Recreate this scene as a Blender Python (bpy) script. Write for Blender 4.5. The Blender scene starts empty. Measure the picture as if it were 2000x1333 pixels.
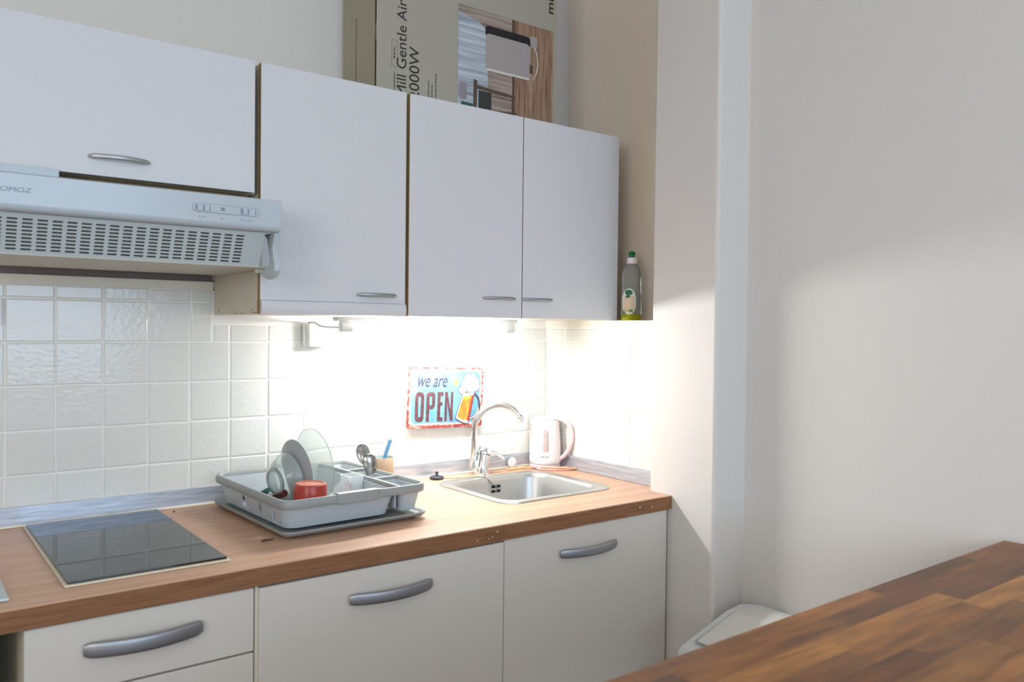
import bpy, bmesh, math, random
from mathutils import Vector, Matrix
random.seed(7)
S = bpy.context.scene
COL = S.collection

# ------------------------------------------------------------------ camera
CAM = Vector((-1.8448, -2.2682, 1.3895))
R_ = Vector((0.79206925, -0.61033587, 0.01078994))
U_ = Vector((0.00155831, 0.01969755, 0.99980477))
D_ = Vector((0.61042925, 0.7918978, -0.01655292))
cd = bpy.data.cameras.new('camera')
cam = bpy.data.objects.new('camera', cd)
COL.objects.link(cam)
cam.matrix_world = Matrix(((R_.x, U_.x, -D_.x, CAM.x), (R_.y, U_.y, -D_.y, CAM.y), (R_.z, U_.z, -D_.z, CAM.z), (0, 0, 0, 1)))
cd.sensor_width = 36
cd.lens = 1599.9 / 2000 * 36
cd.clip_start = 0.05
cd.dof.use_dof = True
cd.dof.focus_distance = 2.55
cd.dof.aperture_fstop = 4.5
S.camera = cam

# ------------------------------------------------------------------ world, daylight, exposure
w = bpy.data.worlds.new('world')
S.world = w
w.use_nodes = True
w.node_tree.nodes['Background'].inputs[0].default_value = (0.75, 0.87, 1.0, 1)
w.node_tree.nodes['Background'].inputs[1].default_value = 0.6
S.view_settings.view_transform = 'Standard'
S.view_settings.look = 'None'
S.view_settings.exposure = 0.0
S.view_settings.gamma = 1.0
S.view_settings.use_curve_mapping = False


def area_light(name, loc, target, sx, sy, power, color):
    l = bpy.data.lights.new(name, 'AREA')
    l.shape = 'RECTANGLE'
    l.size = sx
    l.size_y = sy
    l.energy = power
    l.color = color
    o = bpy.data.objects.new(name, l)
    COL.objects.link(o)
    o.location = loc
    o.rotation_euler = (Vector(target) - Vector(loc)).to_track_quat('-Z', 'Y').to_euler()
    return o


# daylight through the two sashes of the window behind the camera
WIN_X0, WIN_X1, WIN_Z0, WIN_Z1, WIN_Y = -2.75, -0.25, 0.95, 2.45, -4.6
for k in range(2):
    wx = WIN_X0 + 0.03 + (k + 0.5) * (WIN_X1 - WIN_X0) / 2 - 0.03
    area_light('window_and_added_light', (wx, WIN_Y - 0.02, 1.7), (wx, 0, 1.7), 1.15, 1.4, 32, (0.58, 0.77, 1.0))
# side light through an added, unseen window in the left wall
area_light('window_and_added_light', (-4.29, -3.3, 1.85), (0, -3.3, 1.85), 1.9, 1.3, 46, (1.0, 0.965, 0.925))


# ------------------------------------------------------------------ helpers
def lin(c):
    c = c / 255
    return c / 12.92 if c <= 0.04045 else ((c + 0.055) / 1.055) ** 2.4


def rgb(r, g, b):
    return (lin(r), lin(g), lin(b), 1)


def mat(name, color, rough=0.5, metal=0.0, spec=0.5, trans=0.0, ior=1.45, coat=0.0, emit=None, estr=0, alpha=1.0):
    m = bpy.data.materials.new(name)
    m.use_nodes = True
    b = m.node_tree.nodes['Principled BSDF']
    b.inputs['Base Color'].default_value = color
    b.inputs['Roughness'].default_value = rough
    b.inputs['Metallic'].default_value = metal
    b.inputs['Specular IOR Level'].default_value = spec
    b.inputs['Transmission Weight'].default_value = trans
    b.inputs['IOR'].default_value = ior
    b.inputs['Coat Weight'].default_value = coat
    b.inputs['Alpha'].default_value = alpha
    if emit:
        b.inputs['Emission Color'].default_value = emit
        b.inputs['Emission Strength'].default_value = estr
    return m


class NT:
    """small node builder on a principled material"""

    def __init__(s, m):
        s.t = m.node_tree
        s.b = s.t.nodes['Principled BSDF']

    def new(s, typ, **kw):
        n = s.t.nodes.new(typ)
        for k, v in kw.items():
            setattr(n, k, v)
        return n

    def put(s, v, sock):
        if isinstance(v, bpy.types.NodeSocket):
            s.t.links.new(v, sock)
        else:
            sock.default_value = v

    def math(s, op, a, b=0.0):
        n = s.new('ShaderNodeMath', operation=op)
        s.put(a, n.inputs[0])
        s.put(b, n.inputs[1])
        return n.outputs[0]

    def coord(s):
        return s.new('ShaderNodeTexCoord').outputs['Object']

    def mapping(s, scale, loc=(0, 0, 0), vec=None):
        n = s.new('ShaderNodeMapping')
        s.put(vec if vec is not None else s.coord(), n.inputs[0])
        n.inputs['Scale'].default_value = scale
        n.inputs['Location'].default_value = loc
        return n.outputs[0]

    def noise(s, vec, scale, detail=3, rough=0.5):
        n = s.new('ShaderNodeTexNoise')
        s.put(vec, n.inputs['Vector'])
        n.inputs['Scale'].default_value = scale
        n.inputs['Detail'].default_value = detail
        n.inputs['Roughness'].default_value = rough
        return n.outputs[0]

    def ramp(s, fac, stops, interp='LINEAR'):
        n = s.new('ShaderNodeValToRGB')
        n.color_ramp.interpolation = interp
        el = n.color_ramp.elements
        while len(el) < len(stops):
            el.new(0.5)
        for e, (p, c) in zip(el, stops):
            e.position = p
            e.color = c
        s.put(fac, n.inputs[0])
        return n.outputs[0]

    def mix(s, fac, a, b, blend='MIX'):
        n = s.new('ShaderNodeMix', data_type='RGBA', blend_type=blend)
        s.put(fac, n.inputs[0])
        s.put(a, n.inputs[6])
        s.put(b, n.inputs[7])
        return n.outputs[2]

    def bump(s, h, strength, dist=0.002):
        n = s.new('ShaderNodeBump')
        n.inputs['Strength'].default_value = strength
        n.inputs['Distance'].default_value = dist
        s.put(h, n.inputs['Height'])
        s.t.links.new(n.outputs[0], s.b.inputs['Normal'])

    def base(s, c):
        s.t.links.new(c, s.b.inputs['Base Color'])


ORG = {}


class MB:
    def __init__(s):
        s.bm = bmesh.new()
        s.wn = False

    def box(s, x0, x1, y0, y1, z0, z1, r=0, seg=2):
        vs = [s.bm.verts.new((x, y, z)) for x in (x0, x1) for y in (y0, y1) for z in (z0, z1)]
        fs = [s.bm.faces.new([vs[i] for i in f]) for f in ((0, 1, 3, 2), (4, 6, 7, 5), (0, 4, 5, 1), (2, 3, 7, 6), (0, 2, 6, 4), (1, 5, 7, 3))]
        if r:
            s.wn = True
            es = list({e for f in fs for e in f.edges})
            bmesh.ops.bevel(s.bm, geom=es, offset=r, segments=seg, profile=0.5, affect='EDGES')
        return s

    def face(s, pts):
        s.bm.faces.new([s.bm.verts.new(p) for p in pts])
        return s

    def loft(s, rings, cap0=True, cap1=True):
        rs = [[s.bm.verts.new(p) for p in r] for r in rings]
        for a, b in zip(rs, rs[1:]):
            n = len(a)
            for i in range(n):
                s.bm.faces.new((a[i], a[(i + 1) % n], b[(i + 1) % n], b[i]))
        if cap0:
            s.bm.faces.new(rs[0][::-1])
        if cap1:
            s.bm.faces.new(rs[-1])
        return s

    def sweep(s, path, prof, up=(0, 0, 1), caps=True, scales=None):
        """prof: list of (a, b): a along side, b along up-ish"""
        path = [Vector(p) for p in path]
        rings = []
        n = len(path)
        for i, p in enumerate(path):
            t = (path[min(i + 1, n - 1)] - path[max(i - 1, 0)]).normalized()
            u = Vector(up)
            if abs(t.dot(u)) > 0.98:
                u = Vector((1, 0, 0)) if abs(t.x) < 0.9 else Vector((0, 1, 0))
            sd = t.cross(u).normalized()
            uu = sd.cross(t).normalized()
            k = scales[i] if scales else 1
            rings.append([p + sd * a * k + uu * b * k for a, b in prof])
        return s.loft(rings, caps, caps)

    def tube(s, path, r, n=12, caps=True, up=(0, 0, 1)):
        """parallel transported tube"""
        path = [Vector(p) for p in path]
        m = len(path)
        rr = r if isinstance(r, (list, tuple)) else [r] * m
        rings = []
        nrm = None
        for i, p in enumerate(path):
            t = (path[min(i + 1, m - 1)] - path[max(i - 1, 0)]).normalized()
            if nrm is None:
                a = Vector((0, 0, 1)) if abs(t.z) < 0.9 else Vector((1, 0, 0))
                nrm = t.cross(a).normalized()
            else:
                nrm = (nrm - t * nrm.dot(t)).normalized()
            b = t.cross(nrm)
            rings.append([p + (nrm * math.cos(2 * math.pi * k / n) + b * math.sin(2 * math.pi * k / n)) * rr[i] for k in range(n)])
        return s.loft(rings, caps, caps)

    def lathe(s, prof, M=None, n=40, cap0=True, cap1=True):
        """prof: (r, h) pairs about local z, M a matrix"""
        M = M or Matrix()
        rings = [[M @ Vector((max(r, 1e-5) * math.cos(2 * math.pi * k / n), max(r, 1e-5) * math.sin(2 * math.pi * k / n), h)) for k in range(n)] for r, h in prof]
        return s.loft(rings, cap0, cap1)

    def prism(s, poly, f, a, b):
        """poly 2D, f(u, v, w) -> xyz, extruded w from a to b"""
        return s.loft([[f(u, v, a) for u, v in poly], [f(u, v, b) for u, v in poly]])

    def build(s, name, m, parent=None, smooth=35, bevel=0, recalc=True, seg=2):
        if recalc:
            bmesh.ops.recalc_face_normals(s.bm, faces=s.bm.faces)
        me = bpy.data.meshes.new(name)
        s.bm.to_mesh(me)
        s.bm.free()
        return add_mesh(name, me, m, parent, smooth, bevel, seg, s.wn)


def root_of(o):
    while o.parent:
        o = o.parent
    return o


def add_mesh(name, me, m, parent=None, smooth=35, bevel=0, seg=2, wn=False):
    o = bpy.data.objects.new(name, me)
    COL.objects.link(o)
    if parent:
        org = ORG.get(root_of(parent).name, Vector())
        if org.length:
            me.transform(Matrix.Translation(-org))
        o.parent = parent
    if m:
        me.materials.append(m)
    if smooth:
        me.polygons.foreach_set('use_smooth', [True] * len(me.polygons))
        me.set_sharp_from_angle(angle=math.radians(smooth))
    if bevel:
        b = o.modifiers.new('bevel', 'BEVEL')
        b.width = bevel
        b.segments = seg
        b.limit_method = 'ANGLE'
        b.angle_limit = math.radians(40)
    if (bevel or wn) and smooth:
        k = o.modifiers.new('weighted', 'WEIGHTED_NORMAL')
        k.keep_sharp = True
        k.weight = 100
    return o


def tag(o, label, cat, group=None):
    o['label'] = label
    o['category'] = cat
    if group:
        o['group'] = group
    return o


def thing(name, label, cat, loc, rotz=0, group=None, local=False):
    """Empty at the base; parts are then built in world coordinates (or in local ones)"""
    o = bpy.data.objects.new(name, None)
    o.empty_display_size = 0.05
    COL.objects.link(o)
    o.location = loc
    o.rotation_euler = (0, 0, rotz)
    ORG[o.name] = Vector() if local else Vector(loc)
    return tag(o, label, cat, group)


def struct(o):
    o['kind'] = 'structure'
    return o


def rrect(cx, cy, w, d, r, z, n=6):
    pts = []
    r = min(r, w / 2 - 1e-4, d / 2 - 1e-4)
    for qx, qy, a0 in ((1, 1, 0), (-1, 1, 90), (-1, -1, 180), (1, -1, 270)):
        for k in range(n + 1):
            a = math.radians(a0 + 90 * k / n)
            pts.append(Vector((cx + qx * (w / 2 - r) + r * math.cos(a), cy + qy * (d / 2 - r) + r * math.sin(a), z)))
    return pts


def text_part(name, body, m, parent, origin, xdir, ydir, size, xscale=1.0, shear=0.0, fat=0.0, fit=None, fit_h=None, depth=0.0003):
    cu = bpy.data.curves.new(name, 'FONT')
    cu.body = body
    cu.size = size
    cu.shear = shear
    cu.offset = fat
    cu.extrude = depth
    cu.resolution_u = 4
    t = bpy.data.objects.new(name, cu)
    COL.objects.link(t)
    dg = bpy.context.evaluated_depsgraph_get()
    me = bpy.data.meshes.new_from_object(t.evaluated_get(dg))
    bpy.data.objects.remove(t)
    X = Vector(xdir).normalized()
    Y = Vector(ydir).normalized()
    Z = X.cross(Y)
    xs = [v.co.x for v in me.vertices]
    ys = [v.co.y for v in me.vertices]
    if fit:
        xscale = fit / (max(xs) - min(xs))
    yscale = fit_h / (max(ys) - min(ys)) if fit_h else 1
    x0 = min(xs)
    o = Vector(origin)
    for v in me.vertices:
        c = v.co
        v.co = o + X * ((c.x - x0) * xscale) + Y * (c.y * yscale) + Z * c.z
    return add_mesh(name, me, m, parent, smooth=0)


def copy_tree(o, parent=None):
    c = o.copy()
    COL.objects.link(c)
    c.parent = parent
    if o.name in ORG:
        ORG[c.name] = ORG[o.name]
    for ch in o.children:
        copy_tree(ch, c)
    return c


# ------------------------------------------------------------------ materials
M = {}
m = M['wall'] = mat('wall_paint', rgb(220, 215, 209), 0.85, spec=0.3)
n = NT(m)
n.bump(n.noise(n.coord(), 22, 5, 0.6), 0.12, 0.004)
M['wall_beige'] = mat('beige_wall_paint', rgb(240, 228, 212), 0.85, spec=0.3)
M['wall_plain'] = mat('room_paint', rgb(228, 222, 214), 0.9)
M['ceiling'] = mat('ceiling_paint', rgb(238, 236, 232), 0.9)
m = M['floor'] = mat('floor_boards', rgb(176, 140, 106), 0.45)
n = NT(m)
n.base(n.ramp(n.noise(n.mapping((2, 24, 1)), 2.5, 4), [(0.3, rgb(84, 62, 46)), (0.7, rgb(118, 90, 66))]))
m = M['tile'] = mat('glazed_tile', rgb(224, 223, 216), 0.13, spec=0.55)
n = NT(m)
n.bump(n.noise(n.mapping((1, 1, 1.3)), 85, 2, 0.45), 0.16, 0.0035)
M['grout'] = mat('tile_grout', rgb(240, 239, 233), 0.7)
M['cream'] = mat('cream_plaster', rgb(233, 228, 213), 0.6)
m = M['cabinet'] = mat('white_melamine', rgb(216, 215, 216), 0.42, spec=0.35)
m = M['carcass'] = mat('beige_board', rgb(214, 208, 190), 0.5)
m = M['raw'] = mat('tan_edge_band', rgb(158, 128, 82), 0.6)
n = NT(m)
n.base(n.ramp(n.noise(n.mapping((30, 30, 3)), 4, 3), [(0.3, rgb(140, 108, 62)), (0.7, rgb(172, 142, 96))]))
M['base_front'] = mat('ivory_melamine', rgb(212, 206, 196), 0.42, spec=0.35)
m = M['laminate'] = mat('wood_laminate', rgb(198, 152, 122), 0.38, spec=0.4)
n = NT(m)
v = n.mapping((1.2, 26, 26))
c1 = n.ramp(n.noise(v, 2.2, 5, 0.6), [(0.28, rgb(187, 144, 114)), (0.5, rgb(203, 161, 131)), (0.75, rgb(215, 177, 148))])
v2 = n.mapping((6, 160, 160))
c2 = n.ramp(n.noise(v2, 2.0, 2), [(0.35, (0.88, 0.88, 0.88, 1)), (0.6, (1, 1, 1, 1))])
n.base(n.mix(0.6, c1, c2, 'MULTIPLY'))
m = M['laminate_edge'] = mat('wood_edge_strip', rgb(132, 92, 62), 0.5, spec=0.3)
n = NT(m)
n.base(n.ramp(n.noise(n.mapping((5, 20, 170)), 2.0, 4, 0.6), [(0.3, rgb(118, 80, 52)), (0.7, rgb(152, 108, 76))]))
m = M['steel'] = mat('brushed_steel', (0.62, 0.62, 0.63, 1), 0.34, metal=1.0)
n = NT(m)
r_ = n.new('ShaderNodeMapRange')
n.put(n.noise(n.mapping((6, 6, 120)), 3, 3), r_.inputs[0])
r_.inputs[3].default_value = 0.26
r_.inputs[4].default_value = 0.46
n.t.links.new(r_.outputs[0], n.b.inputs['Roughness'])
m = M['sink_steel'] = mat('satin_steel', (0.50, 0.50, 0.49, 1), 0.36, metal=1.0)
n = NT(m)
n.bump(n.noise(n.coord(), 160, 2), 0.05, 0.001)
m = M['strip'] = mat('aluminium_strip', (0.66, 0.69, 0.74, 1), 0.38, metal=0.55)
n = NT(m)
n.base(n.ramp(n.noise(n.mapping((3, 3, 40)), 4, 3), [(0.3, (0.40, 0.43, 0.49, 1)), (0.7, (0.62, 0.65, 0.70, 1))]))
M['chrome'] = mat('chrome', (0.86, 0.87, 0.88, 1), 0.06, metal=1.0)
M['handle'] = mat('satin_nickel', (0.36, 0.37, 0.39, 1), 0.45, metal=0.9)
M['handle_light'] = mat('light_satin_nickel', (0.46, 0.46, 0.45, 1), 0.42, metal=0.85)
M['hood'] = mat('white_enamel', rgb(188, 197, 202), 0.24, spec=0.5)
M['hood_grille'] = mat('grey_white_enamel', rgb(190, 198, 196), 0.35)
M['hood_dark'] = mat('dark_filter', rgb(92, 92, 86), 0.7)
M['hood_under'] = mat('beige_underside', rgb(196, 190, 172), 0.35)  # yellower than the housing enamel
M['hood_mark'] = mat('grey_print', rgb(138, 150, 164), 0.5)
M['hood_slot'] = mat('switch_recess', rgb(150, 158, 164), 0.5)
M['cavity'] = mat('cavity_shade_tone', rgb(140, 128, 122), 0.9)  # wall tone darkened to stand for the shade behind the hood
M['glass_black'] = mat('black_ceramic_glass', rgb(26, 28, 30), 0.03, spec=0.6)
M['hob_frame'] = mat('cream_hob_trim', rgb(222, 210, 186), 0.4)
M['hob_print'] = mat('hob_print', rgb(26, 27, 28), 0.1)
m = M['rack'] = mat('grey_plastic', rgb(180, 187, 191), 0.34)
M['rack_rim'] = mat('grey_plastic_rim', rgb(150, 155, 153), 0.4)
M['glass'] = mat('clear_glass', (0.93, 0.97, 0.95, 1), 0.03, trans=0.97, ior=1.25)
M['glass_green'] = mat('greenish_glass', (0.88, 0.94, 0.91, 1), 0.12, trans=0.82, ior=1.3)
M['frosted'] = mat('frosted_plastic', (0.9, 0.93, 0.92, 1), 0.3, trans=0.35, ior=1.3)
M['plate_grey'] = mat('grey_stoneware', rgb(164, 166, 166), 0.4)
M['red'] = mat('red_ceramic', rgb(162, 50, 38), 0.3)
M['red_rim'] = mat('salmon_ceramic', rgb(190, 116, 96), 0.5)
M['brown_plastic'] = mat('brown_handle', rgb(70, 34, 26), 0.35)
M['green_plastic'] = mat('green_handle', rgb(40, 92, 80), 0.4)
M['dark_steel'] = mat('spoon_steel', (0.34, 0.33, 0.31, 1), 0.22, metal=1.0)
M['mug'] = mat('beige_stoneware', rgb(158, 138, 114), 0.6)
M['mug_in'] = mat('grey_glaze', rgb(178, 190, 190), 0.4)
M['blue'] = mat('blue_plastic', rgb(84, 128, 158), 0.4)
M['rubber'] = mat('black_rubber', rgb(40, 44, 48), 0.45)
M['black'] = mat('black_gap', rgb(14, 14, 14), 0.8)
M['kettle'] = mat('white_plastic', rgb(240, 236, 232), 0.3)
M['kettle_pink'] = mat('pale_pink_plastic', rgb(240, 204, 204), 0.35)
M['kettle_gauge'] = mat('smoky_gauge', rgb(196, 176, 172), 0.25)
M['cord_pink'] = mat('pink_cord', rgb(232, 176, 172), 0.5)
M['cord_peach'] = mat('peach_cord', rgb(236, 180, 138), 0.5)
M['white_box'] = mat('white_electric_plastic', rgb(236, 236, 230), 0.35)
M['tube'] = mat('lit_tube', (1, 1, 1, 1), 0.4, emit=(0.96, 0.98, 1.0, 1), estr=165)
M['lamp_body'] = mat('translucent_white', rgb(214, 218, 220), 0.35)
M['box_front'] = mat('olive_card', rgb(172, 167, 152), 0.7)
M['box_side'] = mat('olive_card_side', rgb(163, 158, 136), 0.7)
M['box_ink'] = mat('dark_ink', rgb(52, 50, 46), 0.7)
M['box_ink_pale'] = mat('faint_ink', rgb(104, 99, 84), 0.7)
M['box_gap'] = mat('flap_gap', rgb(44, 36, 26), 0.9)
m = M['pic_curtain'] = mat('printed_curtain', rgb(178, 188, 196), 0.45)
n = NT(m)
n.base(n.ramp(n.noise(n.mapping((1.5, 1, 34)), 3, 2), [(0.3, rgb(146, 158, 170)), (0.7, rgb(204, 212, 218))]))
m = M['pic_wall'] = mat('printed_panelling', rgb(150, 132, 120), 0.45)
n = NT(m)
n.base(n.ramp(n.noise(n.mapping((1.5, 1, 44)), 3, 2), [(0.3, rgb(126, 106, 96)), (0.7, rgb(182, 168, 158))]))
m = M['pic_floor'] = mat('printed_floor', rgb(150, 120, 98), 0.45)
n = NT(m)
n.base(n.ramp(n.noise(n.mapping((60, 1, 3)), 3, 3), [(0.3, rgb(122, 92, 72)), (0.7, rgb(180, 150, 126))]))
M['pic_heater'] = mat('printed_heater', rgb(172, 162, 158), 0.45)
M['pic_dark'] = mat('printed_black', rgb(34, 34, 40), 0.45)
M['pic_brown'] = mat('printed_brown', rgb(92, 74, 62), 0.45)
M['pic_lamp'] = mat('printed_lamp', rgb(150, 140, 148), 0.45)
M['pic_white'] = mat('printed_white', rgb(222, 218, 212), 0.45)
m = M['bottle'] = mat('smoky_clear_plastic', rgb(214, 220, 220), 0.12, trans=0.85, ior=1.2)
M['bottle_liquid'] = mat('yellow_green_soap', rgb(206, 206, 50), 0.1, trans=0.6, ior=1.2)
M['cap_white'] = mat('white_cap', rgb(240, 228, 232), 0.4)
M['cap_green'] = mat('green_cap', rgb(0, 112, 62), 0.4)
M['label_cream'] = mat('cream_label', rgb(222, 200, 172), 0.5)
M['label_white'] = mat('white_label', rgb(230, 236, 226), 0.5)
M['label_green'] = mat('green_label', rgb(28, 104, 78), 0.5)
M['label_lime'] = mat('lime_label', rgb(170, 196, 120), 0.5)
m = M['sign_edge'] = mat('rusty_tin_edge', rgb(170, 70, 64), 0.5)
n = NT(m)
n.base(n.ramp(n.noise(n.coord(), 60, 4, 0.7), [(0.36, rgb(112, 46, 50)), (0.52, rgb(150, 64, 56)), (0.62, rgb(214, 180, 160))]))
m = M['sign_blue'] = mat('pale_blue_print', rgb(170, 208, 222), 0.5)
n = NT(m)
n.base(n.ramp(n.noise(n.coord(), 22, 4, 0.6), [(0.35, rgb(84, 132, 154)), (0.65, rgb(112, 152, 168))]))
M['sign_cream'] = mat('cream_print', rgb(206, 186, 168), 0.5)
m = M['sign_letter'] = mat('maroon_print', rgb(76, 46, 52), 0.5)
n = NT(m)
n.base(n.ramp(n.noise(n.coord(), 90, 3, 0.7), [(0.4, rgb(66, 40, 48)), (0.66, rgb(96, 62, 64))]))
M['sign_ink'] = mat('dark_violet_ink', rgb(62, 50, 72), 0.5)
m = M['sign_beer'] = mat('amber_print', rgb(196, 120, 40), 0.5)
n = NT(m)
n.base(n.ramp(n.noise(n.coord(), 40, 3, 0.6), [(0.35, rgb(184, 96, 32)), (0.65, rgb(206, 144, 56))]))
M['sign_foam'] = mat('foam_print', rgb(244, 240, 234), 0.5)
M['sign_sun'] = mat('pale_sun_print', rgb(196, 160, 86), 0.5)
M['twine'] = mat('twine', rgb(172, 150, 104), 0.8)
M['bin'] = mat('white_bin_plastic', rgb(224, 226, 224), 0.4)
M['bin_lid'] = mat('cream_bin_flap', rgb(228, 224, 216), 0.35)
M['sheet'] = mat('pale_metal_sheet', rgb(196, 206, 206), 0.4, metal=0.3)
M['window_frame'] = mat('window_frame_white', rgb(236, 236, 234), 0.4)
m = M['pane'] = bpy.data.materials.new('window_glass')
m.use_nodes = True
nt = m.node_tree
nt.nodes.clear()
o_ = nt.nodes.new('ShaderNodeOutputMaterial')
mx = nt.nodes.new('ShaderNodeMixShader')
tr = nt.nodes.new('ShaderNodeBsdfTransparent')
gl = nt.nodes.new('ShaderNodeBsdfGlossy')
gl.inputs['Roughness'].default_value = 0.02
mx.inputs[0].default_value = 0.05
nt.links.new(tr.outputs[0], mx.inputs[1])
nt.links.new(gl.outputs[0], mx.inputs[2])
nt.links.new(mx.outputs[0], o_.inputs[0])

# butcher block: finger-jointed staves running along x
m = M['butcher'] = mat('oiled_stave_wood', rgb(160, 104, 56), 0.36, spec=0.4)
n = NT(m)
co = n.coord()
sep = n.new('ShaderNodeSeparateXYZ')
n.put(co, sep.inputs[0])
row = n.math('FLOOR', n.math('DIVIDE', sep.outputs[1], 0.047))
wn = n.new('ShaderNodeTexWhiteNoise', noise_dimensions='1D')
n.put(row, wn.inputs['W'])
u = n.math('ADD', n.math('DIVIDE', sep.outputs[0], 0.36), n.math('MULTIPLY', wn.outputs[0], 7.3))
cell = n.math('FLOOR', u)
comb = n.new('ShaderNodeCombineXYZ')
n.put(row, comb.inputs[0])
n.put(cell, comb.inputs[1])
wn2 = n.new('ShaderNodeTexWhiteNoise', noise_dimensions='2D')
n.put(comb.outputs[0], wn2.inputs['Vector'])
stave = n.ramp(wn2.outputs[0], [(0.0, rgb(84, 50, 26)), (0.25, rgb(122, 76, 38)), (0.55, rgb(148, 94, 44)), (0.82, rgb(186, 128, 62)), (1.0, rgb(98, 60, 34))])
off = n.new('ShaderNodeVectorMath', operation='SCALE')
n.put(wn2.outputs[1], off.inputs[0])
off.inputs[3].default_value = 9
add = n.new('ShaderNodeVectorMath', operation='ADD')
n.put(n.mapping((4.0, 30, 30), vec=co), add.inputs[0])
n.put(off.outputs[0], add.inputs[1])
gr = n.ramp(n.noise(add.outputs[0], 1.4, 5, 0.62), [(0.3, (0.36, 0.30, 0.26, 1)), (0.48, (0.82, 0.78, 0.72, 1)), (0.66, (1.25, 1.2, 1.12, 1))])
n.base(n.mix(0.85, stave, gr, 'MULTIPLY'))

# ------------------------------------------------------------------ measures
ZT = 0.90            # worktop top
FR = -0.6543         # worktop front
XS = 0.059           # tiled side wall
XR = 0.190           # plastered recess above the side ledge
YP, YQ, XM = -0.5652, -0.8075, 0.1363
UY, UT, UB = -0.3434, 2.0169, 1.415   # upper cabinets front, top, bottom
X1, X2, X3, X4 = -1.1255, -0.7214, -0.3247, 0.0745
YD = -0.6476
TP, TX0, TZ0 = 0.1065, -1.6125, 1.0216
YB = 0.045            # plaster back wall above the tiles

# ------------------------------------------------------------------ room shell
b = MB()
b.box(-4.3, XR, YB, 0.32, 1.4, 2.9)
b.box(-4.3, XR + 0.2, 0.0, 0.32, -0.0, 1.485)
wb = struct(b.build('wall_back', M['wall']))
b = MB()
b.box(-4.3, X1 - 0.002, -0.004, YB - 0.001, 1.483, 1.505, 0.002)
b.box(X1 - 0.002, XR, 0.0, YB - 0.001, 1.4, 1.505)
b.build('tile_ledge', M['cream'], wb)
MB().box(-1.74, X1 - 0.0005, 0.022, YB - 0.0002, 1.505, 1.70).build('cavity_shade', M['cavity'], wb)  # dark-toned patch for the shade above the ledge


def tiles_mb(us, vs, f, seed):
    """pillowed hand-laid tiles; f(u, v, h) -> xyz"""
    rnd = random.Random(seed)
    q = MB()
    g = 0.0016
    for u0, u1 in zip(us, us[1:]):
        for v0, v1 in zip(vs, vs[1:]):
            if u1 - u0 < 0.012 or v1 - v0 < 0.012:
                continue
            hs = [rnd.uniform(-0.0005, 0.0005) for _ in range(4)]
            du, dv = rnd.uniform(-0.0009, 0.0009), rnd.uniform(-0.0009, 0.0009)
            rings = []
            for ins, h in ((0, 0.0), (0.0004, 0.0008), (0.0016, 0.0017), (0.0034, 0.0022)):
                a0, a1, c0, c1 = u0 + g + ins + du, u1 - g - ins + du, v0 + g + ins + dv, v1 - g - ins + dv
                rings.append([f(a, c, h + (hs[k] if h > 0.0015 else 0)) for k, (a, c) in enumerate(((a0, c0), (a1, c0), (a1, c1), (a0, c1)))])
            q.loft(rings, False, True)
    return q


xs_a = [TX0 + TP * i for i in range(-8, 17) if TX0 + TP * i < XS - 0.01]
z_rows = [0.915] + [TZ0 + TP * i for i in range(0, 4)]
fb = lambda u_, v_, h: (u_, -h, v_)
tiles_mb(xs_a + [XS], z_rows, fb, 1).build('wall_tiles', M['tile'], wb, smooth=10)
tiles_mb([x for x in xs_a if x < X1] + [X1 - 0.003], [TZ0 + TP * 3, TZ0 + TP * 4, 1.482], fb, 2).build('wall_tiles', M['tile'], wb, smooth=10)
tiles_mb([X1 + 0.001] + [x for x in xs_a if x > X1] + [XS], [TZ0 + TP * 3, 1.388], fb, 4).build('wall_tiles', M['tile'], wb, smooth=10)
MB().box(-4.3, XS, -0.0004, 0.0, 0.90, 1.482).build('grout', M['grout'], wb)

b = MB()
b.box(XR, 0.6, YP - 0.01, YB + 0.2, 0, 2.9)
b.box(XS, 0.6, YP - 0.01, -0.0005, 0, UB)
wr = b.build('wall_right', M['wall_beige'])
struct(wr)
b = MB()
b.box(0.0, 0.6, YQ, YP, 0, 2.9)
pil = b.build('wall_pilaster', M['wall'], bevel=0.009, seg=3)
struct(pil)
b = MB()
b.box(XM, 0.6, -4.7, YQ + 0.001, 0, 2.9)
struct(b.build('wall_side', M['wall']))
ys = sorted([-0.32 + TP * i for i in range(-2, 4) if YP + 0.01 < -0.32 + TP * i < -0.01] + [YP, -0.004])
tiles_mb(ys, [0.915] + [TZ0 + TP * i for i in range(0, 4)] + [1.388], lambda u_, v_, h: (XS - h, u_, v_), 3).build('wall_tiles', M['tile'], wr, smooth=10)
MB().box(XS - 0.0004, XS, YP, -0.004, 0.90, 1.392).build('grout', M['grout'], wr)
MB().box(XS - 0.003, XS + 0.001, YP, -0.001, 1.391, UB + 0.001).build('ledge_edge', M['cream'], wr)

struct(MB().box(-4.4, 0.6, -4.8, 0.4, -0.1, 0.0).build('floor', M['floor']))
struct(MB().box(-4.4, 0.6, -4.8, 0.4, 2.9, 3.0).build('ceiling', M['ceiling']))
b = MB()
b.box(-4.4, -4.3, -4.8, -4.3, 0, 2.9)
b.box(-4.4, -4.3, -2.3, 0.4, 0, 2.9)
b.box(-4.4, -4.3, -4.3, -2.3, 0, 1.0)
b.box(-4.4, -4.3, -4.3, -2.3, 2.5, 2.9)
struct(b.build('wall_left', M['wall_plain']))
b = MB()
b.box(-4.4, WIN_X0, WIN_Y - 0.1, WIN_Y, 0, 2.9)
b.box(WIN_X1, 0.6, WIN_Y - 0.1, WIN_Y, 0, 2.9)
b.box(WIN_X0, WIN_X1, WIN_Y - 0.1, WIN_Y, 0, WIN_Z0)
b.box(WIN_X0, WIN_X1, WIN_Y - 0.1, WIN_Y, WIN_Z1, 2.9)
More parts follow.
